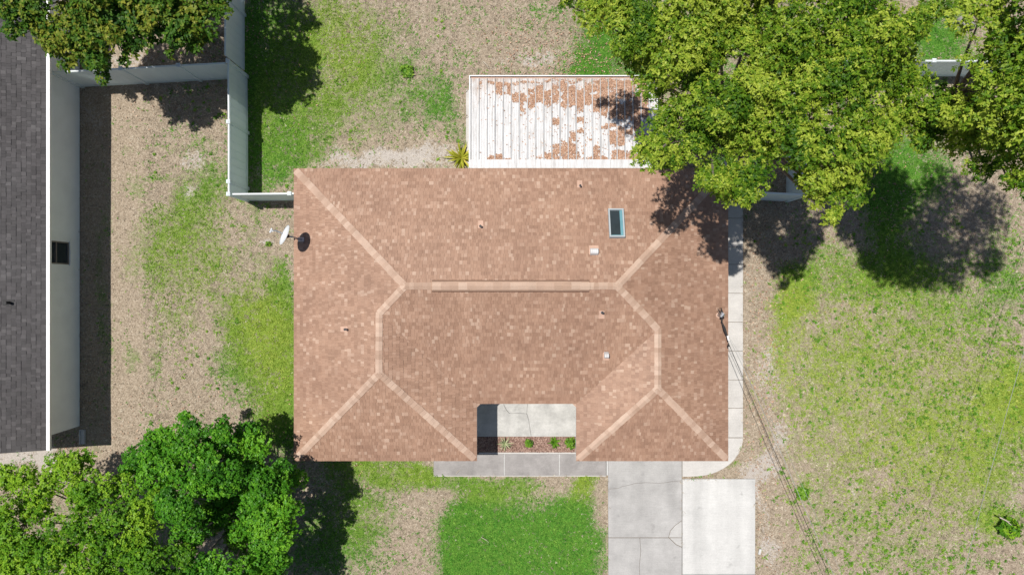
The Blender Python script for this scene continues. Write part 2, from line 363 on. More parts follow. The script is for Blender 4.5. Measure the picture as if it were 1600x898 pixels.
def inter(subject, P):                   # subject convex tab clipped by (possibly concave) slope: split into convex pieces
    res = subject
    for i in range(len(P)):
        p, q = P[i], P[(i+1) % len(P)]; nx_, ny_ = (q[1]-p[1]), -(q[0]-p[0])
        res = clip(res, nx_, ny_, nx_*p[0]+ny_*p[1])
        if len(res) < 3: return []
    return res
def convex_parts(P):
    def cr(o, a, b): return (a[0]-o[0])*(b[1]-o[1])-(a[1]-o[1])*(b[0]-o[0])
    n = len(P)
    for i in range(n):
        if cr(P[i-1], P[i], P[(i+1) % n]) < -1e-9:
            for k in range(2, n-1):
                j = (i+k) % n
                a = [P[(i+t) % n] for t in range(k+1)]; b = [P[(j+t) % n] for t in range(n-k+1)]
                if cr(P[i-1], P[i], P[j]) >= -1e-9 and cr(P[i], P[(i+1) % n], P[j]) > 0:
                    return convex_parts(a)+convex_parts(b)
    return [P]
def slope_fn(dirn, e, ez=EZ, pt=PT): return lambda x, y: ez+(e-(x*dirn[0]+y*dirn[1]))*pt
def shingle_field(P, dirn, e, expo, wmin, wmax, m, parent, ez=EZ, seed=0, pt=PT):
    rnd = random.Random(seed); zf = slope_fn(dirn, e, ez, pt); along = (-dirn[1], dirn[0])
    us = [p[0]*along[0]+p[1]*along[1] for p in P]; ds = [e-(p[0]*dirn[0]+p[1]*dirn[1]) for p in P]
    u0, u1, dmax = min(us), max(us), max(ds); parts = convex_parts(P); pe = expo*math.cos(math.atan(pt))
    V = []; Fc = []; d = -.0
    while d < dmax:
        u = u0-rnd.random()*wmax; wob = rnd.uniform(-.004, .004)
        while u < u1:
            w = rnd.uniform(wmin, wmax)*(1.35 if rnd.random() < .12 else 1)
            t = rnd.choice((.010, .012, .019, .022))
            f0 = d+wob+rnd.uniform(-.003, .003)
            quad = []
            for uu, dd in ((u, f0), (u+w-.004, f0), (u+w-.004, d+pe+.008), (u, d+pe+.008)):
                q = e-dd; quad.append((uu*along[0]+q*dirn[0], uu*along[1]+q*dirn[1]))
            ar = sum(quad[i][0]*quad[(i+1) % 4][1]-quad[(i+1) % 4][0]*quad[i][1] for i in range(4))
            if ar < 0: quad = quad[::-1]
            for cp in parts:
                pc = inter(quad, cp)
                if len(pc) >= 3:
                    n = len(pc); b = len(V)
                    for x, y in pc: V.append((x, y, zf(x, y)-.004))
                    for x, y in pc:
                        dd = e-(x*dirn[0]+y*dirn[1]); k = max(0, min(1, (dd-f0)/pe)); V.append((x, y, zf(x, y)+t-.007*k))
                    Fc.append(tuple(range(b+n, b+2*n)))
                    for i in range(n): Fc.append((b+i, b+(i+1) % n, b+n+(i+1) % n, b+n+i))
            u += w
        d += pe
    return mesh('shingles', V, Fc, m, parent, 'stuff')
for i, (P, dr, e) in enumerate(SLOPES):
    zf = slope_fn(dr, e); n = len(P)
    v = [(x, y, zf(x, y)-.002) for x, y in P]+[(x, y, zf(x, y)-.05) for x, y in P]
    f = [tuple(range(n)), tuple(reversed(range(n, 2*n)))]+[(k, n+k, n+(k+1) % n, (k+1) % n) for k in range(n)]
    rs = mesh('roof_slope', v, f, M['shingle'], house)
    shingle_field(P, dr, e, .132, .075, .14, M['shingle'], rs, seed=i)
# walls, soffit, fascia
wp = [(EX0+.45,EY1-.45),(EX0+.45,EYS+.45),(LX-.45,EYS+.45),(LX-.45,EYM+.45),(RX+.45,EYM+.45),(RX+.45,EYS+.45),(EX1-.45,EYS+.45),(EX1-.45,EY1-.45)]
n = len(wp); v = [(x,y,0) for x,y in wp]+[(x,y,2.42) for x,y in wp]
mesh('wall', v, [(k,(k+1)%n,n+(k+1)%n,n+k) for k in range(n)], M['stucco'], house)
ep = [(EX0,EY1),(EX0,EYS),(LX,EYS),(LX,EYM),(RX,EYM),(RX,EYS),(EX1,EYS),(EX1,EY1)]
v = [(x,y,2.40) for x,y in ep]+[(x,y,2.40) for x,y in wp]
mesh('soffit', v, [((k+1)%n,k,n+k,n+(k+1)%n) for k in range(n)], M['white_paint'], house)
for k in range(n):
    (x0,y0),(x1,y1) = ep[k], ep[(k+1)%n]; L = math.hypot(x1-x0,y1-y0); a = ((x1-x0)/L,(y1-y0)/L); nn = (a[1],-a[0])
    MB().obox(((x0+x1)/2-nn[0]*.012,(y0+y1)/2-nn[1]*.012), a, L-.05, .022, 2.33, 2.478).build('fascia', M['white_paint'], house)
for s, x in ((1, LX), (-1, RX)):          # mitred splash guards in the two inner eave corners
    MB().prism([(x,EYM),(x,EYM-.13),(x+s*.13,EYM)] if s > 0 else [(x,EYM),(x-.13,EYM),(x,EYM-.13)], 2.40, 2.505).build('splash_guard', M['cap'], house)
# ridge and hip caps
def caps(p, q, zp, zq, n1, n2, lift=.0, expo=.16):
    """n1,n2: downhill unit plan directions of the slopes on each side of the line p-q (p lower end)"""
    a = Vector((*p, zp)); b = Vector((*q, zq)); d = (b-a); L = d.length; d.normalize(); cnt = max(1, round(L/expo)); st = L/cnt
    def sidev(nd):
        nv = Vector((nd[0]*PT, nd[1]*PT, 1)).normalized(); s = d.cross(nv).normalized()
        if s.x*nd[0]+s.y*nd[1] < 0: s = -s
        return s, nv
    (s1, m1), (s2, m2) = sidev(n1), sidev(n2); w = .128; up = (m1+m2).normalized()
    if abs(zp-EZ) < 1e-6: a = a+d*.12; L -= .12; st = L/cnt
    V = []; le = st+.05
    for t, h in ((-.0, .034), (le, .018)):
        for off in (s1*w, None, s2*w):
            c = d*t+(off if off is not None else Vector())
            V.append(c+up*h)
        for off in (s1*w, None, s2*w):
            c = d*t+(off if off is not None else Vector())
            V.append(c+up*(h-.014))
    # 0-2 top front,3-5 bottom front,6-8 top back
    Fc = [(0,1,7,6),(1,2,8,7),(0,3,4,1),(1,4,5,2),(0,6,9,3),(2,5,11,8)]
    me = bpy.data.meshes.new('ridge_cap'); me.from_pydata([tuple(x) for x in V], [], Fc); me.update(); me.materials.append(M['cap'])
    for i in range(cnt):
        o = bpy.data.objects.new('ridge_cap', me); C.objects.link(o); o.parent = house
        o.location = a+d*(i*st)+Vector((random.uniform(-.006,.006), random.uniform(-.006,.006), lift))
        o.rotation_euler = (0, 0, random.uniform(-.035, .035))
zr = EZ+hm*PT; zl = EZ+hl*PT; zr2 = EZ+hr*PT
Nn, Ww, Ee, Ss = (0,1), (-1,0), (1,0), (0,-1)
caps((EX0,EY1), A1, EZ, zr, Nn, Ww); caps((EX1,EY1), A2, EZ, zr, Nn, Ee)
caps(B1, A1, zl, zr, Ww, Ss); caps(D1, A2, zr2, zr, Ee, Ss)
caps(B2, B1, zl, zl, Ww, Ee); caps(D2, D1, zr2, zr2, Ww, Ee)
caps((EX0,EYS), B2, EZ, zl, Ww, Ss); caps((LX,EYS), B2, EZ, zl, Ss, Ee)
caps((RX,EYS), D2, EZ, zr2, Ww, Ss); caps((EX1,EYS), D2, EZ, zr2, Ss, Ee)
va, vb = -2.70, 2.60
caps(A1, (va, yr), zr, zr, Nn, Ss); caps((vb, yr), A2, zr, zr, Nn, Ss)
rv = MB(); w = .165
rv.add([(va,yr-w,zr-w*PT+.005),(va,yr-w,zr-w*PT+.04),(va,yr,zr+.055),(va,yr+w,zr-w*PT+.04),(va,yr+w,zr-w*PT+.005)]+
       [(vb,yr-w,zr-w*PT+.005),(vb,yr-w,zr-w*PT+.04),(vb,yr,zr+.055),(vb,yr+w,zr-w*PT+.04),(vb,yr+w,zr-w*PT+.005)],
       [(1,6,7,2),(2,7,8,3),(0,5,6,1),(3,8,9,4),(0,1,2,3,4),(9,8,7,6,5)])
rvo = rv.build('ridge_vent', M['cap'], house)
MB().box(va, vb, yr-w-.035, yr-w-.002, zr-w*PT-.02, zr-w*PT+.028).build('vent_slot', M['slot'], rvo)
MB().box(va, vb, yr+w+.002, yr+w+.03, zr-w*PT-.02, zr-w*PT+.026).build('vent_slot', M['slot'], rvo)
caps((va+.02, yr), (vb-.02, yr), zr, zr, Nn, Ss, lift=.045, expo=.30)
# roof fittings
def roof_point(px, py, i, lift=0.0):      # point of slope i seen at a photo pixel
    P, dr, e = SLOPES[i]; z = 3.0
    for _ in range(30): q = at(px, py, z); z = slope_fn(dr, e)(q.x, q.y)+lift
    return at(px, py, z)
def pipe_vent(px, py, i, r=.045, h=.22):
    p = roof_point(px, py, i); P, dr, e = SLOPES[i]; up = Vector((dr[0]*PT, dr[1]*PT, 1)).normalized()
    d = Vector((-dr[0], -dr[1], PT)).normalized(); s = d.cross(up)
    o = MB()
    ring = []; ns = 12
    o.tube([p-Vector((0,0,.05)), p+Vector((0,0,h))], r, 10, False)
    o.tube([p+Vector((0,0,h)), p+Vector((0,0,h-.12))], r*.75, 10, False)
    vent = o.build('pipe_vent', M['dish'] if r < .05 else M['white_paint'], house, smooth=False)
    mesh('pipe_bore', [tuple(p+Vector((math.cos(a)*r*.98, math.sin(a)*r*.98, h-.008))) for a in [2*math.pi*k/10 for k in range(10)]], [tuple(range(10))], M['black'], vent)
    q = [p+d*.07+s*.10+up*.024, p+d*.07-s*.10+up*.024, p-d*.22-s*.09+up*.027, p-d*.22+s*.09+up*.027]
    q2 = [a-up*.02 for a in q]
    mesh('flashing', q+q2, [(0,1,2,3),(0,4,5,1),(1,5,6,2),(2,6,7,3),(3,7,4,0)], M['lead'], vent)
pipe_vent(751, 354, 0); pipe_vent(906, 291, 0, .04, .2); pipe_vent(541, 514, 1); pipe_vent(940, 488, 3)
def hood_vent(px, py, i, w, l, h):
    p = roof_point(px, py, i); P, dr, e = SLOPES[i]; up = Vector((dr[0]*PT, dr[1]*PT, 1)).normalized()
    d = Vector((-dr[0], -dr[1], PT)).normalized(); s = d.cross(up)
    def q(a, b, c): return p+s*a+d*b+up*c
    V = []; seg = 6                        # barrel-topped hood, axis along s
    for sx in (-w/2, w/2):
        for k in range(seg+1):
            a = math.pi*k/seg; V.append(q(sx, -math.cos(a)*l/2, .02+math.sin(a)**.6*h))
    m = seg+1
    Fc = [(k, k+1, m+k+1, m+k) for k in range(seg)]+[tuple(reversed(range(m))), tuple(range(m, 2*m))]
    hv = mesh('hood_vent', V, Fc, M['pan'], house)
    b = [q(-w/2-.04, l/2-.02, .026), q(w/2+.04, l/2-.02, .026), q(w/2+.03, -l/2-.13, .028), q(-w/2-.03, -l/2-.13, .028)]
    mesh('flashing', b+[x-up*.02 for x in b], [(3,2,1,0),(0,1,5,4),(1,2,6,5),(2,3,7,6),(3,0,4,7)], M['lead'], hv)
hood_vent(928, 394, 0, .27, .22, .16); hood_vent(947, 553, 3, .15, .19, .2)
# skylight
c0 = roof_point(963.5, 348, 0, .13); up = Vector((0, PT, 1)).normalized(); dd = Vector((0, -1, PT)).normalized(); sx = Vector((1, 0, 0))
def sq(a, b, c): return c0+sx*a+dd*b+up*c
hw, hl2, fw = .27, .54, .055
fr = MB()
for a0, a1, b0, b1 in ((-hw,hw,-hl2,-hl2+fw),(-hw,hw,hl2-fw,hl2),(-hw,-hw+fw,-hl2+fw,hl2-fw),(hw-fw,hw,-hl2+fw,hl2-fw)):
    fr.add([sq(a,b,c) for c in (-.14,.03) for a,b in ((a0,b0),(a1,b0),(a1,b1),(a0,b1))], [(3,2,1,0),(4,5,6,7),(0,1,5,4),(1,2,6,5),(2,3,7,6),(3,0,4,7)])
sky = fr.build('skylight', M['skyframe'], house); bevel(sky, .008)
a, b = hw-fw, hl2-fw
mesh('skylight_glass', [sq(-a,-b,-.07), sq(a,-b,-.07), sq(a,b,-.07), sq(-a,b,-.07)], [(3,2,1,0)], M['dark'], sky)
MB().add([sq(a-.085,-b,-.05), sq(a,-b,.0), sq(a,b,.0), sq(a-.085,b,-.05)], [(0,1,2,3)]).build('skylight_reveal', M['skywell'], sky)
MB().add([sq(-a,b,.0), sq(-a,b-.06,-.05), sq(a-.085,b-.06,-.05), sq(a,b,.0)], [(0,1,2,3)]).build('skylight_reveal', M['skywell'], sky)

# ------------------------------------------------------------ satellite dish on the west eave
ft = roof_point(476, 375, 1)
dish = thing('satellite_dish', ft, 'pale grey satellite dish on a bent mast at the left roof edge', 'satellite dish')
dc = at(447, 368, 3.75)
ft0 = Vector((ft.x-.12, ft.y+.02, ft.z-.0))
MB().obox((ft0.x, ft0.y), (1,0), .22, .16, ft.z-.01, ft.z+.04).build('mount_foot', M['steel'], dish)
MB().tube([ft0+Vector((0,0,.03)), Vector((ft0.x-.05, ft0.y+.01, ft.z+.35)), dc+Vector((.22,-.04,-.25)), dc+Vector((.10,-.03,-.04))], .028, 10).build('mast', M['steel'], dish, smooth=True)
fwd = Vector((-.80, .36, .58)).normalized()       # boresight
sd = Vector((0,0,1)).cross(fwd).normalized(); vv = fwd.cross(sd)
V = []; Fc = []; nr, na = 6, 32
for side in (0, 1):
    for i in range(nr+1):
        for k in range(na):
            a_ = 2*math.pi*k/na; rr = i/nr
            V.append(dc+sd*math.cos(a_)*.36*rr+vv*math.sin(a_)*.33*rr+fwd*(rr*rr*.07-side*.015))
for side in (0, 1):
    o_ = side*(nr+1)*na
    for i in range(nr):
        for k in range(na):
            q = (o_+i*na+k, o_+i*na+(k+1)%na, o_+(i+1)*na+(k+1)%na, o_+(i+1)*na+k); Fc.append(q if side == 0 else q[::-1])
o_ = (nr+1)*na
for k in range(na): Fc.append((nr*na+k, nr*na+(k+1)%na, o_+nr*na+(k+1)%na, o_+nr*na+k))
mesh('reflector', V, Fc, M['dish'], dish, smooth=True)
lp = dc+Vector((-.50,.17,.05))
MB().tube([dc-vv*.30+fwd*.05, dc-vv*.3+fwd*.3, lp], .026, 8).build('feed_arm', M['steel'], dish)
lnb = MB().tube([lp-fwd*.06, lp+fwd*.02], [.035,.045], 10).tube([lp+sd*.08, lp-sd*.08], .03, 8).build('feed_horn', M['dish'], dish)
MB().tube([dc-fwd*.02, dc-fwd*.10], [.09,.05], 10).build('bracket', M['black'], dish)
for ch in dish.children: ch.location = -dish.location

# ------------------------------------------------------------ patio cover (white pan roof) behind the house
PX0, PX1, PY0, PY1 = -1.515, 5.235, 4.29, 7.60
pz = lambda y: 2.40-(y-PY0)*.055
patio = thing('patio_cover', (0,0,0), 'white aluminium pan patio roof littered with brown leaves, attached behind the house', 'patio cover')
NP = 23; pw = (PX1-PX0)/NP
def pan_mesh():
    y0, y1 = 0, PY1-PY0-.32; m_ = MB()
    sl_ = -.055
    prof = [(.006, .0), (.008, .06), (.030, .06), (.034, .004), (pw*.36, .0), (pw*.38, .012), (pw*.42, .012), (pw*.44, .0), (pw*.68, .0), (pw*.70, .010), (pw*.74, .010), (pw*.76, .0), (pw-.004, .0)]
    n = len(prof); V = [(x, 0, z) for x, z in prof]+[(x, y1, z+sl_*y1) for x, z in prof]
    m_.add(V, [(i, i+1, n+i+1, n+i) for i in range(n-1)]); m_.add([(x, y, z-.006) for x, y, z in V], [(n+i, n+i+1, i+1, i) for i in range(n-1)])
    return m_
pm = None
for k in range(NP):
    if pm is None: o = pan_mesh().build('roof_pan', M['pan'], patio); pm = o
    else: o = pm.copy(); C.objects.link(o); o.parent = patio
    o.location = (PX0+k*pw, PY0+.30, pz(PY0+.30)+random.uniform(-.001,.001))
for k in range(8):
    MB().box(PX0+k*(PX1-PX0)/8+.002, PX0+(k+1)*(PX1-PX0)/8-.002, PY0, PY0+.31, pz(PY0)+.012, pz(PY0)+.035).build('flashing_strip', M['pan'], patio)
MB().box(PX0-.03, PX1+.03, PY1+.05, PY1+.08, pz(PY1)-.12, pz(PY1)+.05).build('gutter_lip', M['white_paint'], patio)
MB().box(PX0-.03, PX1+.03, PY1-.02, PY1+.05, pz(PY1)-.12, pz(PY1)-.06).build('gutter_trough', M['lead'], patio)
for x in (PX0-.035, PX1+.006):
    MB().add([(x+dx,y,pz(y)+dz) for y in (PY0+.01,PY1+.048) for dx,dz in ((0,-.12),(.028,-.12),(.028,.06),(0,.06))], [(0,1,2,3),(7,6,5,4),(0,4,5,1),(1,5,6,2),(2,6,7,3),(3,7,4,0)]).build('edge_beam', M['white_paint'], patio)
for x in (PX0+.05, (PX0+PX1)/2, PX1-.05):
    MB().box(x-.04, x+.04, PY1-.28, PY1-.2, 0, pz(PY1)-.125).build('post', M['white_paint'], patio)
MB().box(PX0, PX1, PY1-.27, PY1-.21, pz(PY1)-.122, pz(PY1)-.02).build('front_beam', M['white_paint'], patio)
MB().box(PX0-.3, PX1+.3, EY1-.42, PY1+.2, -.02, .03).build('patio_slab', M['conc_side'], None, 'structure')
# dry leaves lying on the pans (per pan: y ranges of the photo, 4x detail crop)
LV = {1:[(108,135)],2:[(104,120),(578,606)],3:[(104,190),(568,606)],4:[(100,186),(592,606)],5:[(100,118),(186,240)],6:[(100,108),(180,320)],7:[(96,110),(150,272)],8:[(100,114),(128,256),(592,606)],
 9:[(100,110),(156,256),(560,606)],10:[(100,106),(130,242),(345,388),(500,600)],11:[(100,270),(492,600)],12:[(102,112),(140,266),(432,600)],13:[(100,108),(150,300),(335,372),(400,436),(556,600)],14:[(100,256),(470,512),(590,606)],
 15:[(100,296),(520,606)],16:[(98,330),(372,400),(566,606)],17:[(98,340),(375,400),(420,510),(548,606)],18:[(98,350),(392,510),(540,606)],19:[(98,360),(396,440),(556,606)],20:[(98,420),(440,470),(570,606)],21:[(98,330),(450,606)],22:[(98,106),(520,606)]}
def flat_leaves(P, Nn_, L, Wd, rng, tilt=.35):
    n = len(P); a_ = rng.random(n)*6.283; t = np.stack([np.cos(a_), np.sin(a_), rng.normal(0, tilt*.5, n)], 1)
    s = np.stack([-np.sin(a_), np.cos(a_), rng.normal(0, tilt, n)], 1); l = (L*(.6+.8*rng.random(n)))[:, None]; w = (Wd*(.6+.8*rng.random(n)))[:, None]
    q = np.stack([P-t*l/2, P+s*w/2, P+t*l/2, P-s*w/2], 1); return q.reshape(-1, 3), np.arange(4*n).reshape(n, 4)
pts = []
for k, rs in LV.items():
    for (a0, a1) in rs:
        y1_ = (449-(100+a0/4))/(F/(H-2.25)); y0_ = (449-(100+a1/4))/(F/(H-2.33)); ar = (y1_-y0_)*pw
        n = int(ar*3600)
        xx = PX0+k*pw+.042+RNG.random(n)*(pw-.05); yy = y0_+(y1_-y0_)*RNG.random(n); yy = yy+(fbm(xx, yy, .22, 9)-.5)*.45+RNG.normal(0, .02, n)
        edge = np.minimum(yy-y0_, y1_-yy)/.10+(fbm(xx, yy, .12, 33)-.5)*1.6
        keep = (RNG.random(n) < np.clip(edge+.5, .03, 1)) & (fbm(xx, yy, .25, 12) > .36)
        pts.append(np.stack([xx, yy, 2.40-(yy-PY0)*.055+.006+RNG.random(n)*.02], 1)[keep])
n = 700; xx = PX0+RNG.random(n)**.6*(PX1-PX0); yy = PY0+.3+RNG.random(n)*2.9
pts.append(np.stack([xx, yy, 2.40-(yy-PY0)*.055+.012+RNG.random(n)*.01], 1))
pts = np.concatenate(pts); pts = pts[(pts[:,1] < PY1-.01) & (pts[:,1] > PY0+.3)]
v, f = flat_leaves(pts, None, .058, .034, RNG)
tag(npmesh('fallen_leaves', v, f, M['litter'], kind='stuff'), 'brown fallen oak leaves drifted over the white patio roof', 'leaves', kind='stuff')

# ------------------------------------------------------------ neighbour house on the left
nb = thing('house', (0,0,0), 'neighbouring house with dark grey shingles, white gutter and cream wall at the left', 'house')
NEX, NY0, NY1, NW = -16.72, -5.83, 11.2, 5.6; NWX = -17.1
nzf = lambda x: 2.5+(NEX-x)*PT
for s in (0, 1):
    if s == 0: P = [(NEX,NY0),(NEX,NY1),(NEX-NW,NY1),(NEX-NW,NY0)]; dr, e = (1,0), NEX
    else: P = [(NEX-2*NW,NY1),(NEX-2*NW,NY0),(NEX-NW,NY0),(NEX-NW,NY1)]; dr, e = (-1,0), -(NEX-2*NW)
    zf = slope_fn(dr, e); v = [(x,y,zf(x,y)-.002) for x,y in P]+[(x,y,zf(x,y)-.09) for x,y in P]
    rs = mesh('roof_slope', v, [(0,1,2,3),(7,6,5,4)]+[(k,4+k,4+(k+1)%4,(k+1)%4) for k in range(4)], M['grey_shingle'], nb)
    shingle_field(P, dr, e, .15, .085, .17, M['grey_shingle'], rs, seed=50+s)
wy0, wy1 = NY0+.36, NY1-.36; wx0 = NEX-2*NW+.38
wz = lambda x: 2.38+min(NEX-x, x-(NEX-2*NW))*PT-.02 if True else 0
WZ0, WZ1, WYA, WYB = .66, 1.98, .88, 1.74          # window opening in the east wall
v = []; f = []
def quad4(a, b, c, d): n0 = len(v); v.extend([a, b, c, d]); f.append((n0, n0+1, n0+2, n0+3))
xw = NWX
for (ya, yb, za, zb) in ((wy0,WYA,0,2.45),(WYB,wy1,0,2.45),(WYA,WYB,0,WZ0),(WYA,WYB,WZ1,2.45)): quad4((xw,ya,za),(xw,yb,za),(xw,yb,zb),(xw,ya,zb))
for y_ in (WYA, WYB): quad4((xw,y_,WZ0),(xw,y_,WZ1),(xw-.1,y_,WZ1),(xw-.1,y_,WZ0))
for z_ in (WZ0, WZ1): quad4((xw,WYA,z_),(xw,WYB,z_),(xw-.1,WYB,z_),(xw-.1,WYA,z_))
quad4((wx0,wy0,0),(wx0,wy0,2.4),(wx0,wy1,2.4),(wx0,wy1,0))
xm = NEX-NW
for y_, k in ((wy0, 1), (wy1, -1)):
    n0 = len(v); v.extend([(wx0,y_,0),(xw,y_,0),(xw,y_,2.55),(xm,y_,2.38+NW*PT),(wx0,y_,2.55)]); f.append(tuple(n0+i for i in ((0,1,2,3,4) if k == 1 else (4,3,2,1,0))))
mesh('wall', v, f, M['stucco'], nb)
mesh('soffit', [(NEX,NY0,2.40),(NEX,NY1,2.40),(NWX,NY1,2.40),(NWX,NY0,2.40)], [(3,2,1,0)], M['white_paint'], nb)
gt = MB(); gp = [(0,.012),(0,-.11),(.11,-.11),(.125,-.0),(.12,.012)]
ng = len(gp); gt.add([(NEX+.005+x, y, 2.49+z) for y in (NY0-.02, NY1+.02) for x, z in gp], [(i, (i+1)%ng, ng+(i+1)%ng, ng+i) for i in range(ng)]+[tuple(range(ng)), tuple(reversed(range(ng, 2*ng)))])
gut = gt.build('gutter', M['white_paint'], nb)
for k in range(24):
    y = NY0+.3+k*.7; MB().box(NEX+.02, NEX+.118, y, y+.025, 2.503, 2.508).build('hanger', M['white_paint'], gut)
for y_ in (NY0, NY1):
    for s in (0, 1):
        xa, xb = (NEX, xm) if s == 0 else (NEX-2*NW, xm); o_ = -.016 if y_ == NY0 else .016
        za, zb = 2.5, 2.5+NW*PT
        mesh('rake_board', [(xa,y_,za-.16),(xb,y_,zb-.16),(xb,y_,zb-.012),(xa,y_,za-.012),(xa,y_+o_,za-.16),(xb,y_+o_,zb-.16),(xb,y_+o_,zb-.012),(xa,y_+o_,za-.012)], [(0,1,2,3),(7,6,5,4),(0,4,5,1),(1,5,6,2),(2,6,7,3),(3,7,4,0)], M['bronze'], nb)
# window
wn = MB(); t_ = .05
for (ya,yb,za,zb) in ((WYA,WYA+t_,WZ0,WZ1),(WYB-t_,WYB,WZ0,WZ1),(WYA+t_,WYB-t_,WZ0,WZ0+t_),(WYA+t_,WYB-t_,WZ1-t_,WZ1),(WYA+t_,WYB-t_,1.36,1.41)): wn.box(NWX-.085,NWX+.012,ya+.001,yb-.001,za+.001,zb-.001)
win = wn.build('window', M['bronze'], nb)
for za, zb in ((WZ0+t_,1.36),(1.41,WZ1-t_)):
    mesh('pane', [(NWX-.045,WYA+t_,za),(NWX-.045,WYB-t_,za),(NWX-.045,WYB-t_,zb),(NWX-.045,WYA+t_,zb)], [(0,1,2,3)], M['dark'], win)
MB().box(NWX+.003, NWX+.06, WYA-.03, WYB+.03, WZ0-.05, WZ0-.002).build('sill', M['stucco'], win)
q = at(8, 473, 3.1); z_ = nzf(q.x)
vp = MB().tube([(q.x,q.y,z_-.05),(q.x,q.y,z_+.25)], .05, 10).build('pipe_vent', M['black'], nb)
MB().add([(q.x-.2,q.y-.11,nzf(q.x-.2)+.02),(q.x+.13,q.y-.11,nzf(q.x+.13)+.02),(q.x+.13,q.y+.11,nzf(q.x+.13)+.02),(q.x-.2,q.y+.11,nzf(q.x-.2)+.02)], [(0,1,2,3)]).build('flashing', M['black'], vp)
# splash block in the shade by the corner
p = at(129, 682)
sb = thing('splash_block', p, 'white splash block on the shaded ground below the grey roof corner', 'splash block')
for bx in ((-.10,.10,-.28,.28,-.03,.03),(-.10,-.07,-.28,.28,.03,.07),(.07,.10,-.28,.28,.03,.07),(-.07,.07,.25,.28,.03,.07)):
    MB().box(*bx).build('block_base' if bx[5] == .03 else 'block_rim', M['conc_new'], sb)

# ------------------------------------------------------------ white vinyl fences
FH = 1.83
def fence(label, pts, posts=None, bays=True):
    p0 = Vector((*pts[0], 0)); fc = thing('vinyl_fence', p0, label, 'fence', 'white vinyl privacy fences')
    for i in range(len(pts)):
        x, y = pts[i]
        if posts and not posts[i]: continue
        pm_ = bevel(MB().box(x-.063,x+.063,y-.063,y+.063,-.05,FH+.02).build('post', M['vinyl'], fc), .008)
        pm_.location = -p0
        cp = MB(); h0 = FH+.022; cp.box(x-.073,x+.073,y-.073,y+.073,h0,h0+.025)
        cp.add([(x-.07,y-.07,h0+.026),(x+.07,y-.07,h0+.026),(x+.07,y+.07,h0+.026),(x-.07,y+.07,h0+.026),(x,y,h0+.06)], [(0,1,4),(1,2,4),(2,3,4),(3,0,4)])
        cp.build('cap', M['vinyl'], pm_)
    for i in range(len(pts)-1):
        a = Vector((*pts[i], 0)); b = Vector((*pts[i+1], 0)); d = (b-a); L = d.length; d.normalize(); c = (a+b)/2; l = L-.122
        for nm, z0, z1, w in (('top_rail', FH-.15, FH, .062), ('bottom_rail', .05, .2, .062)):
            r_ = bevel(MB().obox((c.x,c.y), (d.x,d.y), l, w, z0, z1).build(nm, M['vinyl'], fc), .006); r_.location = -p0
        nb_ = max(1, round(l/.285)); bw = l/nb_
        for k in range(nb_):
            cc = a+d*(.061+bw*(k+.5)); bo = MB().obox((cc.x,cc.y), (d.x,d.y), bw-.005, .034+random.uniform(-.002,.002), .19, FH-.14).build('board', M['vinyl'], fc); bo.location = -p0
fx = -10.45
fence('white vinyl fence running up the picture between the side yard and the back lawn', [(fx,3.44),(fx,3.90),(fx,6.10),(fx-.02,8.32),(fx-.13,8.50),(fx-.13,10.75),(fx-.13,13.0)], [1,1,1,1,0,1,1])
fence('white vinyl fence dividing the side yard below the glossy tree from the dirt strip', [(-16.98,7.93),(-14.42,8.06),(-12.30,8.18),(-10.53,8.27)], [1,1,1,0])
fence('short white vinyl fence return joining the upper left corner of the tan roof', [(fx+.075,3.44),(-8.2,3.46),(-7.44,3.46)], [0,1,0])
fence('short white vinyl fence joining the right house wall under the oak crown', [(7.40,3.53),(9.1,3.50),(10.78,3.42)], [1,1,0])
fence('white vinyl fence running back beneath the oak from the right corner', [(10.85,3.42),(10.85,5.85),(10.85,8.27)], [1,1,0])
fence('white vinyl fence at upper right seen through the gap between two oaks', [(10.85,8.35),(13.2,8.35),(15.55,8.35),(17.9,8.35),(20.2,8.35),(22.6,8.35)], [1,1,1,1,1,1])

# ------------------------------------------------------------ concrete: driveways, walkway, porch, side path
def P2(px, py): q = at(px, py); return (q.x, q.y)
def slab(name, poly, m, parent, z1=.05, z0=-.12):
    a = sum(poly[i][0]*poly[(i+1)%len(poly)][1]-poly[(i+1)%len(poly)][0]*poly[i][1] for i in range(len(poly)))
    if a < 0: poly = poly[::-1]
    o = MB().prism(poly, z0, z1).build(name, m, parent); bevel(o, .008, 1); return o
def setting(name, label=None):
    o = bpy.data.objects.new(name, None); C.objects.link(o); o['kind'] = 'structure'
    if label: o['label'] = label
    return o
def jag(x0, y0, x1, y1, n, amp, seed):
    r = random.Random(seed); return [(x0+(x1-x0)*i/n, y0+(y1-y0)*i/n+(r.uniform(-amp,amp) if 0 < i < n else 0)) for i in range(n+1)]
drv = setting('driveway', 'older grey cracked concrete driveway strip')
crk = [(950,763),(966,762),(972,759),(982,757),(993,754),(1010,753),(1028,754),(1040,753),(1052,751),(1065,750)]
def shift(l, dy): return [(x, y+dy) for x, y in l]
slab('slab', [P2(*p) for p in [(950.4,660)]+shift(crk, -.16)+[(1065,660)]], M['conc_old'], drv)
slab('slab', [P2(*p) for p in shift(crk, .16)[::-1]+[(950.4,838.6),(1043,838.6),(1046,828),(1053,820),(1064.6,812)][:2]+[(1044,838.6),(1047,828),(1054,820),(1065,812)]], M['conc_old'], drv)
slab('slab', [P2(*p) for p in [(1044.6,838.6),(1047.6,828.4),(1054.4,820.5),(1065,812.8),(1065,838.6)]], M['conc_patch'], drv, .047)
cv = [(999.5,839.4),(1001,860),(998.5,885),(1000.5,910),(999,960),(1000,1040)]
slab('slab', [P2(*p) for p in [(950.4,839.4)]+[(x-.2,y) for x,y in cv]+[(950.4,1040)]], M['conc_old'], drv)
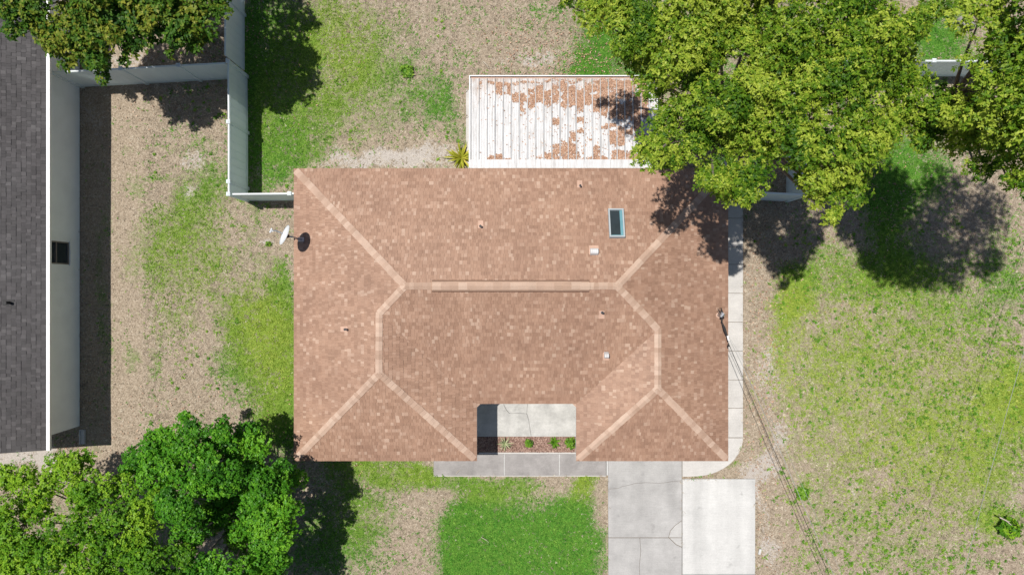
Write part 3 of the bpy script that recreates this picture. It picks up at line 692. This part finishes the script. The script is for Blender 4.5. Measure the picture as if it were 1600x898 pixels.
slab('slab', [P2(*p) for p in [(1045,839.4),(1056,850),(1065,854),(1065,1040)]+[(x+.2,y) for x,y in cv[::-1]]], M['conc_old'], drv, .052)
slab('slab', [P2(*p) for p in [(1046,839.4),(1065,839.4),(1065,853.2),(1056.5,849.4)]], M['conc_patch'], drv, .047)
slab('joint_bed', [P2(*p) for p in [(951,664),(1064,664),(1064,1038),(951,1038)]], M['soil'], drv, .035, -.1)
drn = setting('driveway_extension', 'newer almost white concrete parking slab')
for a_, b_ in ((747.5,895.6),(896.2,1040)): slab('slab', [P2(1066,a_),P2(1179.5,a_),P2(1179.5,b_),P2(1066,b_)], M['conc_new'], drn, .055)
wk = setting('walkway', 'front walkway of grey concrete slabs')
xs = [677,788,874,947.5]
for a_, b_ in zip(xs[:-1], xs[1:]): slab('slab', [P2(a_+.7,742),P2(b_-.7,742),P2(b_-.7,709),P2(a_+.7,709)], M['conc_walk'], wk, .05)
for x in (788, 874, 948.6): slab('joint_strip', [P2(x-(.7 if x<940 else 1),742),P2(x+(.7 if x<940 else 1.2),742),P2(x+(.7 if x<940 else 1.2),709),P2(x-(.7 if x<940 else 1),709)], M['conc_new'], wk, .046)
slab('edge_strip', [P2(677.5,743.6),P2(947,743.6),P2(947,742.1),P2(677.5,742.1)], M['conc_side'], wk, .042)
slab('edge_strip', [P2(748,708.8),P2(903,708.8),P2(903,706),P2(748,706)], M['conc_side'], wk, .045)
po = setting('porch', 'concrete porch floor recessed between the two front wings')
pcr = [(822,600),(824,632),(823,645),(826,655),(828,668),(830,681)]
pcb = [(788,600),(787.5,632),(791,639),(796,645),(808,644.4),(822.9,645.2)]
slab('slab', [P2(732,600)]+[P2(x-.15,y+.1) for x,y in pcb]+[P2(x-.15,y) for x,y in pcr[3:]]+[P2(732,681)], M['conc_porch'], po, .1)
slab('slab', [P2(x+.15,y-.15) for x,y in pcb]+[P2(824-.15,632),P2(822-.15,600)], M['conc_porch'], po, .1)
slab('slab', [P2(x+.15,y) for x,y in pcr]+[P2(916,681),P2(916,600)], M['conc_porch'], po, .1)
sp = setting('side_path', 'narrow pale concrete path along the right house wall')
ys = [250,296,341,386,413,458,503,548,593,637,683]
for a_, b_ in zip(ys[:-1], ys[1:]): slab('slab', [P2(1110,a_+.3),P2(1160.5,a_+.3),P2(1160.5,b_-.3),P2(1110,b_-.3)], M['conc_side'], sp, .05)
arc = [(1160.5-78*(1-math.cos(t)), 683.6+60*math.sin(t)) for t in [k*math.pi/2/12 for k in range(13)]]
slab('slab', [P2(*p) for p in [(1110,683.6)]+arc+[(1066,744),(1066,700),(1110,700)]], M['conc_side'], sp, .05)
slab('joint_bed', [P2(1112,252),P2(1158,252),P2(1158,684),P2(1112,684)], M['soil'], sp, .038, -.1)
# mulch bed
mb_ = MB().prism([P2(734,706),P2(914,706),P2(914,681.2),P2(734,681.2)], -.1, .03).build('mulch_bed', M['mulch'], None, 'structure')
n = 5200; a0, a1 = P2(736,705.6), P2(912,681.6)
pts = np.stack([a0[0]+(a1[0]-a0[0])*RNG.random(n), a0[1]+(a1[1]-a0[1])*RNG.random(n), .034+RNG.random(n)*.025], 1)
v, f = flat_leaves(pts, None, .07, .03, RNG, .5)
tag(npmesh('bark_mulch', v, f, M['chip'], kind='stuff'), 'reddish brown bark mulch in the bed before the porch', 'mulch', kind='stuff')

# ------------------------------------------------------------ leaf builder
def norm(a): return a/np.maximum(np.linalg.norm(a, axis=1, keepdims=True), 1e-9)
def rosettes(P, N, k, L, Wr, rng, lo=.05, hi=.75, tint=None):
    n = len(P); P = np.repeat(P, k, 0); N = np.repeat(N, k, 0)
    ref = np.where(np.abs(N[:, 2:3]) < .9, np.array([[0,0,1.]]), np.array([[1.,0,0]])); T = norm(np.cross(N, ref)); B = np.cross(N, T)
    a = rng.random(n*k)*6.283; e = lo+(hi-lo)*rng.random(n*k)
    D = (T*np.cos(a)[:,None]+B*np.sin(a)[:,None])*np.cos(e)[:,None]+N*np.sin(e)[:,None]
    Sd = norm(np.cross(D, N+rng.normal(0,.25,(n*k,3)))); l = (L*(.6+.75*rng.random(n*k)))[:,None]
    droop = np.array([[0,0,-1.]])*l*.15
    base = P+rng.normal(0,.012,(n*k,3))
    q = np.stack([base, base+D*l*.5+Sd*l*Wr, base+D*l+droop, base+D*l*.5-Sd*l*Wr], 1)
    t = np.repeat(tint if tint is not None else rng.random(n), k)
    t = np.clip(t+rng.normal(0,.06,n*k), 0, 1)
    return q.reshape(-1,3), np.arange(4*n*k).reshape(-1,4), np.repeat(t, 4)
def curve_pts(a, b, n, rng, bend=.06):
    a = np.array(a, float); b = np.array(b, float); L = np.linalg.norm(b-a); off = rng.normal(0, bend*L, 3); off[2] = abs(off[2])*.6
    return [tuple(a+(b-a)*t+off*math.sin(math.pi*t)*.6) for t in np.linspace(0,1,n)]
def tree(name, label, cat, base, blobs, m, seed, dens=1.0, k=8, L=.12, Wr=.27, rs=(.32,.6), group=None, tr=.2, fork=.38, tint0=.5, tv=.22, sub=1.0, zlow=-.25, hollow=.0):
    rng = np.random.default_rng(seed); root = thing(name, (base[0], base[1], 0), label, cat, group)
    raw = blobs; blobs = [(at(px, py, z), r) for px, py, z, r in blobs]
    top = max(b.z for b, r in blobs); ctr = np.mean([np.array(b) for b, r in blobs], 0)
    b0 = np.array([base[0], base[1], -.1]); fk = np.array([base[0]+(ctr[0]-base[0])*.25, base[1]+(ctr[1]-base[1])*.25, top*fork])
    tm = MB().tube([tuple(b0), tuple(b0*.6+fk*.4+np.array([.06,.03,0])), tuple(fk)], [tr*1.25, tr*.95, tr*.85], 12)
    tk = tm.build('trunk', M['bark'], root, smooth=True)
    lm = MB(); AP = []; AN = []; AT = []
    for (b, r), pp_ in zip(blobs, raw):
        off = .62 if (pp_[0] > 1640 or pp_[1] < -70 or pp_[1] > 960 or pp_[0] < -60) else 1.0
        bc = np.array(b); lm.tube(curve_pts(fk, bc-np.array([0,0,r*.35]), 6, rng), list(np.linspace(tr*.34, tr*.10, 6)), 6)
        ns = max(5, int(5.2*r*r/((sum(rs)/2)**2)*sub*.55))
        d = norm(rng.normal(0,1,(ns*3,3))); d = d[d[:,2] > zlow][:ns]
        sr = rs[0]+(rs[1]-rs[0])*rng.random(len(d)); sr = np.minimum(sr, r*.62)
        sc = bc+d*(r*(.62+.42*rng.random(len(d)))-sr*.45)[:,None]*np.array([1,1,.8])
        bt = tint0+rng.normal(0, tv*.45)
        for q, s in zip(sc, sr):
            lm.tube(curve_pts(bc-np.array([0,0,r*.3]), q, 4, rng, .08), [tr*.11, tr*.07, tr*.045, .006], 4, False)
            nr_ = int(4*math.pi*s*s*46*dens*off*rng.uniform(.5,1.15)); dd_ = norm(rng.normal(0,1,(nr_,3))); dd_ = dd_[dd_[:,2] > -.45]
            pp = q+dd_*(s*(.55+.5*rng.random(len(dd_))))[:,None]*np.array([1,1,.8])
            AP.append(pp); AN.append(norm(dd_*.8+np.array([0,0,.75])+rng.normal(0,.25,dd_.shape)))
            AT.append(np.clip(bt+rng.normal(0,tv*.6)+rng.normal(0,tv,len(dd_))*.6, 0, 1))
    lm.build('branches', M['bark'], root)
    v, f, t = rosettes(np.concatenate(AP), np.concatenate(AN), k, L, Wr, rng, -.1, .6, tint=np.concatenate(AT))
    npmesh('crown', v, f, m, root, None, tint=t)
    for ch in root.children: ch.location = -root.location
    return root

OAK = [(1138,297,10.5,.6),(1118,288,10.5,.5),(1168,297,10.5,.55),(1020,243,10.5,.55),(1045,252,10.5,.45),(1500,5,8.2,.6),(1240,105,8.2,.95),(1205,120,8.0,.8),(1280,95,8.2,.8),(1100,85,7.4,.6),(1447,14,8.2,.5), # photo px, py, height of lobe centre, radius (m)
 (1000,40,7.2,.95),(1045,75,7.3,1.15),(990,95,6.8,.75),(1085,100,7.2,.9),(1060,25,7.4,1.0),(1120,45,7.6,1.1),(1030,115,6.7,.8),(1085,125,6.6,.5),
 (925,12,6.8,.75),(890,6,6.6,.4),(965,10,7.0,.8),
 (1180,35,7.9,1.1),(1240,60,8.1,1.1),(1180,95,7.9,.95),(1300,45,8.2,1.1),(1360,60,8.3,1.0),(1410,35,8.2,.8),(1130,-30,7.8,1.2),(1230,-30,8.2,1.3),(1330,-30,8.3,1.2),
 (1065,190,6.9,.95),(1120,170,7.4,1.0),(1180,165,7.8,1.1),(1250,150,8.1,1.15),(1320,125,8.3,1.1),(1385,115,8.3,.95),(1425,135,7.9,.6),
 (1030,225,6.3,.7),(1085,222,6.6,.7),(1010,240,5.9,.42),(1060,250,5.9,.42),
 (1165,225,7.4,.95),(1225,215,7.8,.9),(1285,205,8.2,1.0),(1350,190,8.3,1.0),(1405,190,7.8,.65),
 (1135,268,6.4,.8),(1175,272,6.6,.65),(1115,282,6.2,.4),(1155,305,6.2,.45),
 (1300,260,7.8,.85),(1345,245,8.0,.8),(1375,230,7.8,.55),(1290,300,7.6,.62),(1325,300,7.6,.62),(1295,332,7.3,.38),(1345,285,7.6,.5),(1268,275,7.5,.42)]
OAK = [(px, py, 9.3+.9*max(0, min(1, (px-1050)/250))+.6*math.sin(px*.37+py*.23)+(z-7.5)*.25, r*.82) for px, py, z, r in OAK]
tree('oak_tree', 'large yellow green oak whose crown hangs over the patio roof and upper right roof corner', 'tree', (7.3, 6.2), OAK, M['oak'], 3, dens=1.35, k=8, L=.074, Wr=.25, rs=(.24,.46), group='oaks behind the house', tr=.22, tint0=.6, tv=.34, sub=1.0)
OAK2 = [(1440,192,8.4,.6),(1472,172,8.5,.6),(1432,215,8.0,.45),(1505,190,8.8,.6),(1455,205,8.2,.45),(1490,228,8.3,.45),(1425,165,8.5,.5),(1530,262,8.6,.4),(1447,182,8.4,.5),(1482,208,8.4,.5),(1512,215,8.6,.6),(1540,250,8.8,.4),(1560,165,9.5,1.05),(1510,170,9.0,.8),(1590,110,9.6,1.0),(1585,50,9.4,1.0),(1535,115,8.8,.6),(1540,30,9.0,.8),(1592,215,9.6,.8),(1560,220,9.2,.6),(1600,270,9.4,.55),(1472,185,8.6,.5),(1470,150,8.4,.4),
 (1580,278,8.8,.35),(1660,60,10,1.4),(1680,150,10.5,1.5),(1690,215,10.8,1.2),(1640,200,10.2,1.1),(1770,120,11,1.6),(1780,190,11.2,1.4),(1640,0,9.8,1.3),(1850,130,10.8,1.5),(1870,200,11,1.4),(1950,180,10.6,1.3),(1880,30,10.6,1.5),(1940,90,10.4,1.2),(1780,20,10.6,1.5),]
OAK2 = [(px, py, z+(1.6 if px < 1530 else 2.6)+.3*math.sin(px*.3), r*.84) for px, py, z, r in OAK2]
tree('oak_tree', 'tall yellow green oak at the upper right edge beyond the gap with the fence', 'tree', (12.0, 5.3), OAK2, M['oak'], 5, dens=1.1, k=8, L=.076, Wr=.25, rs=(.26,.5), group='oaks behind the house', fork=.62, tr=.18, tint0=.57, tv=.34, sub=.9)
MAPLE = [(60,770,4.6,.85),(25,740,4.3,.6),(115,745,4.5,.75),(95,715,4.1,.42),(135,720,4.2,.42),(150,780,4.9,.85),(30,820,5.0,1.0),(105,835,5.2,1.0),(185,830,5.2,1.0),(230,790,5.0,.7),(200,760,4.7,.5),(60,890,5.2,1.1),(150,900,5.3,1.1),(240,880,5.2,.9),(215,850,5.2,.7),(10,870,5,.9),(290,865,4.9,.55),(-40,800,4.8,1.0),(100,960,5.2,1.2),(200,960,5.2,1.2),(-30,920,5.0,1.1)]
tree('maple_tree', 'lime green leafy tree with twiggy gaps at the lower left corner', 'tree', (-14.3,-9.2), MAPLE, M['maple'], 11, dens=1.4, k=8, L=.075, Wr=.3, rs=(.22,.44), tr=.16, tint0=.58, tv=.25, sub=.8)
CAMPH = [(255,700,4.1,.8),(300,685,4.2,.7),(345,690,4.2,.7),(225,720,4.0,.6),(390,700,4.0,.7),(420,735,3.9,.75),(435,780,3.9,.8),(430,830,3.9,.75),(395,760,4.5,.8),(300,730,5.0,.9),(255,745,4.6,.8),(280,780,5.2,.85),(340,735,5.0,.8),(205,735,3.8,.4),
 (410,870,3.9,.8),(440,890,3.6,.6),(300,890,4.8,.8),(350,900,4.6,.9),(395,920,4.0,.9),(300,835,4.4,.6),(330,812,3.0,.55),(372,835,2.7,.6),(362,785,2.5,.6),(352,768,3.0,.7),(328,762,3.6,.6),(335,800,3.3,.55),(375,835,3.1,.6),(410,765,3.4,.7),(402,812,3.2,.7),(455,740,3.0,.5),(450,810,3.1,.6),(290,655,3.2,.3),(345,662,3.3,.35),(400,672,3.2,.4),(380,680,3.6,.5),(300,960,4.8,1.2),(400,970,4.2,1.0)]
tree('camphor_tree', 'dense deep green dome shaped tree beside the lower left roof corner', 'tree', (-9.6,-8.2), CAMPH, M['camphor'], 13, dens=1.35, k=8, L=.072, Wr=.33, rs=(.2,.4), tr=.2, tint0=.5, tv=.25, sub=1.0)
HOLLY = [(75,40,5.0,.5),(160,55,5.0,.6),(205,65,4.8,.45),(120,75,4.7,.5),(255,10,5.4,.6),(40,20,5.0,.5),(290,20,5.2,.6),(15,50,4.6,.28),(345,15,5.1,.3),(320,60,4.6,.28),(195,95,4.3,.22),(150,10,5.5,.7),(20,15,5.2,.5),(60,25,5.2,.55),(45,45,4.9,.3),(95,60,4.9,.6),(130,40,5.1,.75),(150,85,4.6,.55),(160,118,4.1,.28),(110,95,4.5,.4),(185,35,5.3,.75),(225,20,5.4,.8),(275,35,5.2,.65),(235,60,4.9,.45),(300,60,4.8,.45),(320,20,5.2,.6),(345,5,5.0,.3),(270,80,4.5,.25),
 (170,-40,6.0,1.1),(240,-45,5.9,1.0),(90,-40,5.8,1.0),(300,-62,5.6,.75),(200,-130,6.2,1.2),(275,-140,5.9,.8),(110,-130,6.2,1.2),(20,-50,5.6,.8),(335,-30,5.2,.4),(320,-105,5.5,.5),(250,-215,6.1,1.0),(140,-220,6.1,1.1)]
tree('holly_tree', 'glossy dark green tree overhanging the grey roof and fence at upper left', 'tree', (-13.6,11.4), HOLLY, M['holly'], 17, dens=.8, k=7, L=.11, Wr=.29, rs=(.24,.46), tr=.16, tint0=.45, tv=.3, sub=1.05)

# ------------------------------------------------------------ plants
def bush(name, label, px, py, r, h, m, seed, k=6, L=.08, n=90, cat='shrub', Wr=.3, group=None):
    rng = np.random.default_rng(seed); p = at(px, py); root = thing(name, p, label, cat, group)
    st = MB()
    for i in range(5):
        a = rng.random()*6.28; st.tube([(0,0,-.03),(math.cos(a)*r*.3,math.sin(a)*r*.3,h*.4),(math.cos(a)*r*.6,math.sin(a)*r*.6,h*.75)], [.012,.009,.005], 5)
    st.build('stem', M['bark'], root)
    d = norm(rng.normal(0,1,(n*2,3))); d = d[d[:,2] > -.1][:n]
    P = d*np.array([r,r,h*.5])*(.55+.5*rng.random(len(d)))[:,None]+np.array([0,0,h*.5])
    v, f, t = rosettes(P, norm(d+np.array([0,0,.5])), k, L, Wr, rng)
    npmesh('foliage', v, f, m, root, None, tint=t); return root
def strap_plant(name, label, px, py, r, h, m, seed, n=30, w=.03, cat='plant'):
    rng = np.random.default_rng(seed); p = at(px, py); root = thing(name, p, label, cat)
    for i in range(n):
        a = i*2.4+rng.normal(0,.2); e = .25+.95*(i/n); L = r*(1.15-.35*i/n)*rng.uniform(.85,1.15)
        d = Vector((math.cos(a), math.sin(a), 0)); s = Vector((-math.sin(a), math.cos(a), 0)); V = []; ns = 5
        for j in range(ns+1):
            u = j/ns; q = d*(L*u*math.cos(e*(1-.3*u)))+Vector((0,0,.05+L*math.sin(e)*u*1.2-h*.5*u*u*(1-i/n)))
            ww = w*(1-u)**.6*(.6+.4*min(1,u*4))
            V += [q-s*ww+Vector((0,0,.008)), q-Vector((0,0,0)), q+s*ww+Vector((0,0,.008))]
        Fc = []
        for j in range(ns): b = j*3; Fc += [(b,b+1,b+4,b+3),(b+1,b+2,b+5,b+4)]
        o = mesh('leaf', V, Fc, m, root)
        at_ = o.data.attributes.new('tint','FLOAT','POINT'); tv_ = float(np.clip(rng.normal(.5,.28),0,1)); at_.data.foreach_set('value', [tv_]*len(V))
    return root
strap_plant('spider_plant', 'pale cream striped spiky plant at the left of the mulch bed', 789, 692, .30, .2, M['aloe'], 1, 30, .022)
bush('boxwood_shrub', 'small round bright green shrub in the mulch bed between two spiky plants', 826, 691, .15, .3, M['shrub'], 2, 6, .05, 90)
strap_plant('bromeliad_plant', 'green spiky rosette plant in the mulch bed right of the round shrub', 866, 690, .28, .2, M['shrub'], 3, 26, .035)
bush('low_shrub', 'leafy green shrub at the right end of the mulch bed beside the wing eave', 891, 691, .2, .28, M['shrub'], 4, 6, .08, 55)
strap_plant('ginger_plant', 'yellow green arching plant beside the left edge of the white patio roof', 721, 247, .62, .5, M['yellow'], 5, 44, .045)
bush('weed_clump', 'round dark green weed clump alone on the dry back lawn', 637, 112, .24, .16, M['weed'], 6, 6, .08, 70, 'weed')
bush('sapling_shrub', 'yellow green sapling bush on the far right lawn beside a pale stick', 1571, 822, .42, .55, M['maple'], 8, 7, .12, 80)
bush('weed_clump', 'tall bright green weed clump beside the cables near the new driveway slab', 1252, 770, .24, .2, M['weed'], 9, 6, .1, 90, 'weed')
bush('weed_clump', 'tiny green weed clump on the pale sand spot below the satellite dish', 420, 381, .10, .1, M['weed'], 10, 5, .06, 26, 'weed')
def stick(label, a, b, r, z=.05, name='fallen_stick', m='wood'):
    p, q = at(*a), at(*b); mid = (p+q)/2; nn = Vector((-(q-p).y, (q-p).x, 0))*.06
    o = MB().tube([p+Vector((0,0,z)), mid+nn+Vector((0,0,z+.03)), q+Vector((0,0,z))], [r, r*.9, r*.5], 7)
    f_ = mid+nn+Vector((0,0,z+.03)); o.tube([f_, f_+(q-p)*.25+nn*1.5], [r*.6, r*.2], 5)
    return tag(o.build(name, M[m]), label, 'stick')
stick('pale bare stick leaning over the sapling bush on the right lawn', (1548,801), (1566,813), .028, .5)
stick('thin pale stick lying on dry grass above the left patio roof corner', (755,97), (764,108), .022)
stick('short pale twig lying on the green front lawn', (752,838), (764,846), .012)
stick('small leaf stalk lying on the left walkway slab', (713,739), (719,733), .014, .065)
b_ = at(1507, 38); rng = np.random.default_rng(4)
V = []; Fc = []; nu, nv_ = 14, 9
for j in range(nv_+1):
    for i in range(nu):
        th = math.pi*j/nv_; ph = 2*math.pi*i/nu; k = 1+.18*math.sin(3*ph+1.3)*math.sin(2*th)+rng.normal(0,.05)
        x, y, z = .38*k*math.sin(th)*math.cos(ph), .2*k*math.sin(th)*math.sin(ph), .22*k*math.cos(th)
        ca, sa = math.cos(-.45), math.sin(-.45); V.append((x*ca-y*sa, x*sa+y*ca, z+.12))
for j in range(nv_):
    for i in range(nu): Fc.append((j*nu+i, (j+1)*nu+i, (j+1)*nu+(i+1)%nu, j*nu+(i+1)%nu))
bo = mesh('boulder', V, Fc, M['stone'], None, smooth=True); bo.location = b_
tag(bo, 'grey boulder on the lawn visible in the gap between the oaks', 'boulder')
p = at(1187, 861); o = bevel(MB().obox((0,0), (.25,.97), .22, .09, -.02, .05).build('paver_scrap', M['conc_new'], None), .008); o.location = p
tag(o, 'small white paver scrap on the sandy strip beside the new driveway slab', 'paver')

# ------------------------------------------------------------ service mast and cables
mq = roof_point(1121, 492, 2)
mast = thing('service_mast', mq, 'grey electrical service mast with black cable loops on the right roof edge', 'service mast')
hd = Vector((-.02,.03,.75))
MB().tube([(0,0,-.05),(0,0,.62),tuple(hd)], .03, 10).build('conduit', M['steel'], mast)
MB().tube([tuple(hd), tuple(hd+Vector((-.06,.04,.09))), tuple(hd+Vector((-.10,-.06,.06)))], [.06,.075,.045], 10).build('weatherhead', M['steel'], mast)
MB().tube([(0,0,.0),(0,0,.03)], [.14,.06], 12).build('flashing', M['lead'], mast)
ins = at(1138,528,3.35)-mq
for k in range(4):
    r_ = .05+.03*k; a0 = hd+Vector((-.09,-.03+.02*k,.06))
    pts = [a0, a0+Vector((-.06-.02*k,.10+.03*k,.0)), a0+Vector((.02,.16+.02*k,-.06)), a0+Vector((.09,.05,-.10)), a0+Vector((.07-.01*k,-.22,-.12)), (a0*.4+ins*.6)+Vector((.02*k-.04,0,-.06)), ins]
    MB().tube(pts, .013, 6).build('drip_loop', M['cable'], mast)
MB().tube([tuple(ins+Vector((-.02,.08,0))), tuple(ins+Vector((.02,-.08,0)))], .035, 10).build('insulator', M['white_paint'], mast)
MB().tube([tuple(ins+Vector((.0,-.2,0))), tuple(ins+Vector((.02,-.3,0)))], .03, 8).build('splice', M['black'], mast)
def cable(label, pts, r, m):
    P = [at(*p) for p in pts]; Q = []
    for i in range(len(P)-1):              # Catmull-Rom through the survey points
        p0, p1, p2, p3 = P[max(i-1,0)], P[i], P[i+1], P[min(i+2,len(P)-1)]
        for k in range(6):
            t = k/6; Q.append(.5*((2*p1)+(p2-p0)*t+(2*p0-5*p1+4*p2-p3)*t*t+(3*p1-p0-3*p2+p3)*t**3))
    Q.append(P[-1]); o = MB().tube(Q, r, 6).build('overhead_cable', M[m]); return tag(o, label, 'cable', 'overhead cables')
cable('black twisted service cable from the roof mast down to the lower right', [(1138,535,3.35),(1162,592,3.4),(1202,686,3.7),(1240,772,4.0),(1298,902,4.5),(1400,1120,5.4)], .011, 'cable')
cable('light grey cable just right of the black service cable', [(1139,528,3.4),(1170,592,3.6),(1213,690,3.95),(1250,776,4.3),(1305,902,4.8),(1410,1120,5.8)], .009, 'cable_grey')
cable('thin grey cable bowing right over the side path', [(1139,526,3.45),(1166,572,3.7),(1222,690,4.2),(1262,776,4.6),(1318,902,5.2),(1420,1120,6.2)], .005, 'cable_grey')
cable('pale grey overhead cable crossing the far right lawn', [(1700,230,2.9),(1640,420,3.0),(1600,550,3.2),(1555,710,4.0),(1510,880,4.9),(1450,1120,6.2)], .008, 'cable_grey')

# ------------------------------------------------------------ grass and weeds
def blocked(x, y, pad=0.0):
    b = np.zeros(len(x), bool)
    def rect(x0,x1,y0,y1): 
        nonlocal b; b |= (x > x0-pad) & (x < x1+pad) & (y > y0-pad) & (y < y1+pad)
    rect(EX0+.4,EX1-.4,EYM-1.8,EY1-.4); rect(EX0+.4,LX-.4,EYS+.4,0); rect(RX+.4,EX1-.4,EYS+.4,0)
    rect(-40,NWX,NY0+.3,NY1)
    for x0,y0,x1,y1 in ((950,600,1065.5,1040),(1066,747,1180,1040),(676.5,705,950,743.5),(730,600,916,707),(1110,240,1161,684),(1066,690,1140,740)):
        a, c = at(x0,y0), at(x1,y1); rect(a.x,c.x,c.y,a.y)
    rect(PX0-.3,PX1+.3,EY1-.4,PY1+.2); q0 = at(1082,684); b |= (((x-q0.x)/(78*H/F))**2+((y-q0.y)/(60*H/F))**2 < 1) & (x > q0.x) & (y < q0.y)
    return b
NT_ = 255000
x = RNG.uniform(-21.5, 21.5, NT_); y = RNG.uniform(-12.6, 12.6, NT_)
keep = ~blocked(x+RNG.normal(0,.03,NT_), y+RNG.normal(0,.03,NT_)); x, y = x[keep], y[keep]; over = blocked(x, y)*.085
g, s, l = cover(x, y); n1 = fbm(x, y, .9, 71); n2 = fbm(x, y, .25, 91)
n3 = fbm(x, y, .11, 191)
gs = g+(n1-.5)*.8+(n2-.5)*.8+(n3-.5)*.7
sand = s+(n2-.5)*1.3
shade = (x < -14.6) & (x > NWX-.1)
keep = (RNG.random(len(x)) < np.clip(1.15-1.25*np.clip(sand, 0, 1), .05, 1)) & ~(shade & (RNG.random(len(x)) < .75))
over = over[keep]; x, y, gs, l, n3 = x[keep], y[keep], gs[keep], l[keep], n3[keep]
tone = np.clip(.52+(n3-.5)*.9+RNG.normal(0,.21,len(x)), 0, 1)
isg = 1/(1+np.exp(-(gs-.5)*7.5)); isg = (RNG.random(len(x)) < isg)*1.0
nb_ = 4; n = len(x)*nb_
bx = np.repeat(x, nb_)+RNG.normal(0,.022,n); by = np.repeat(y, nb_)+RNG.normal(0,.022,n); gi = np.repeat(isg, nb_)
a = RNG.random(n)*6.283; L_ = np.where(gi > .5, .10, .08)*(.5+RNG.random(n)); lean = .35+.55*RNG.random(n)
hz = np.where(gi > .5, .06, .03)*(.5+RNG.random(n)); w = np.where(gi > .5, .013, .012)*(.7+.6*RNG.random(n))
dx, dy = np.cos(a), np.sin(a); z0 = (fbm(bx, by, 2.2, 5)-.5)*.05-.032+np.repeat(over, nb_)
V = np.stack([np.stack([bx-dy*w, by+dx*w, z0], 1), np.stack([bx+dy*w, by-dx*w, z0], 1), np.stack([bx+dx*L_*lean, by+dy*L_*lean, z0+hz], 1)], 1).reshape(-1,3)
tag(npmesh('grass', V, np.arange(3*n).reshape(n,3), M['grass'], kind='stuff', tint=np.repeat(gi,3), extra={'lime': np.repeat(np.repeat(l,nb_),3), 'tone': np.repeat(np.repeat(tone,nb_),3)}), 'short patchy grass, part green and part dry straw, over the yards', 'grass', kind='stuff')
# broad-leaved weeds sprinkled over the right lawn
nw = 3200; x = RNG.uniform(at(1170,0).x, 21.5, nw); y = RNG.uniform(-12.3, 2.6, nw)
dn = fbm(x, y, 1.6, 131); keep = (RNG.random(nw) < np.clip((dn-.30)*2.6, 0, 1)*np.clip((x-9.8)/2.2, .05, 1)) & ~blocked(x, y, .1); x, y = x[keep], y[keep]
x2 = RNG.uniform(-14.3,-2,420); y2 = RNG.uniform(-6,11.2,420); kp = ~blocked(x2, y2, .1) & (fbm(x2,y2,1.2,77) > .55) & ((x2 < EX0) | (y2 > EY1)); x = np.concatenate([x, x2[kp]]); y = np.concatenate([y, y2[kp]])
sz = .018+.06*RNG.random(len(x))**2.2; sub_ = 6
px_ = np.repeat(x, sub_)+RNG.normal(0,1,len(x)*sub_)*np.repeat(sz,sub_); py_ = np.repeat(y, sub_)+RNG.normal(0,1,len(x)*sub_)*np.repeat(sz,sub_)
P = np.stack([px_, py_, np.full(len(px_), .0)], 1)
v, f, t = rosettes(P, norm(np.array([[0,0,1.]])+RNG.normal(0,.2,P.shape)), 5, .05, .34, RNG, .2, .8, tint=np.repeat(RNG.random(len(x)), sub_))
tag(npmesh('lawn_weeds', v, f, M['weed'], kind='stuff', tint=t), 'green broad leaved weeds dotted over the dry lawns', 'weeds', kind='stuff')
# dry leaf litter under the trees and along the beds
n = 5200; cxs = [(9.5,3,3.5,3.0),(13.5,4,3,3),(-13,9.6,3,1.6),(-12,-6.5,3,1.2),(2.6,9.2,2.0,1.0),(9.8,-3,.5,6)]
pts = np.concatenate([np.stack([RNG.normal(c[0],c[2],n//6), RNG.normal(c[1],c[3],n//6), .015+RNG.random(n//6)*.03], 1) for c in cxs])
kp = ~blocked(pts[:,0], pts[:,1], .02); v, f = flat_leaves(pts[kp], None, .07, .035, RNG, .5)
tag(npmesh('leaf_litter', v, f, M['litter'], kind='stuff'), 'scattered dry brown leaves on the ground under the trees', 'leaves', kind='stuff')
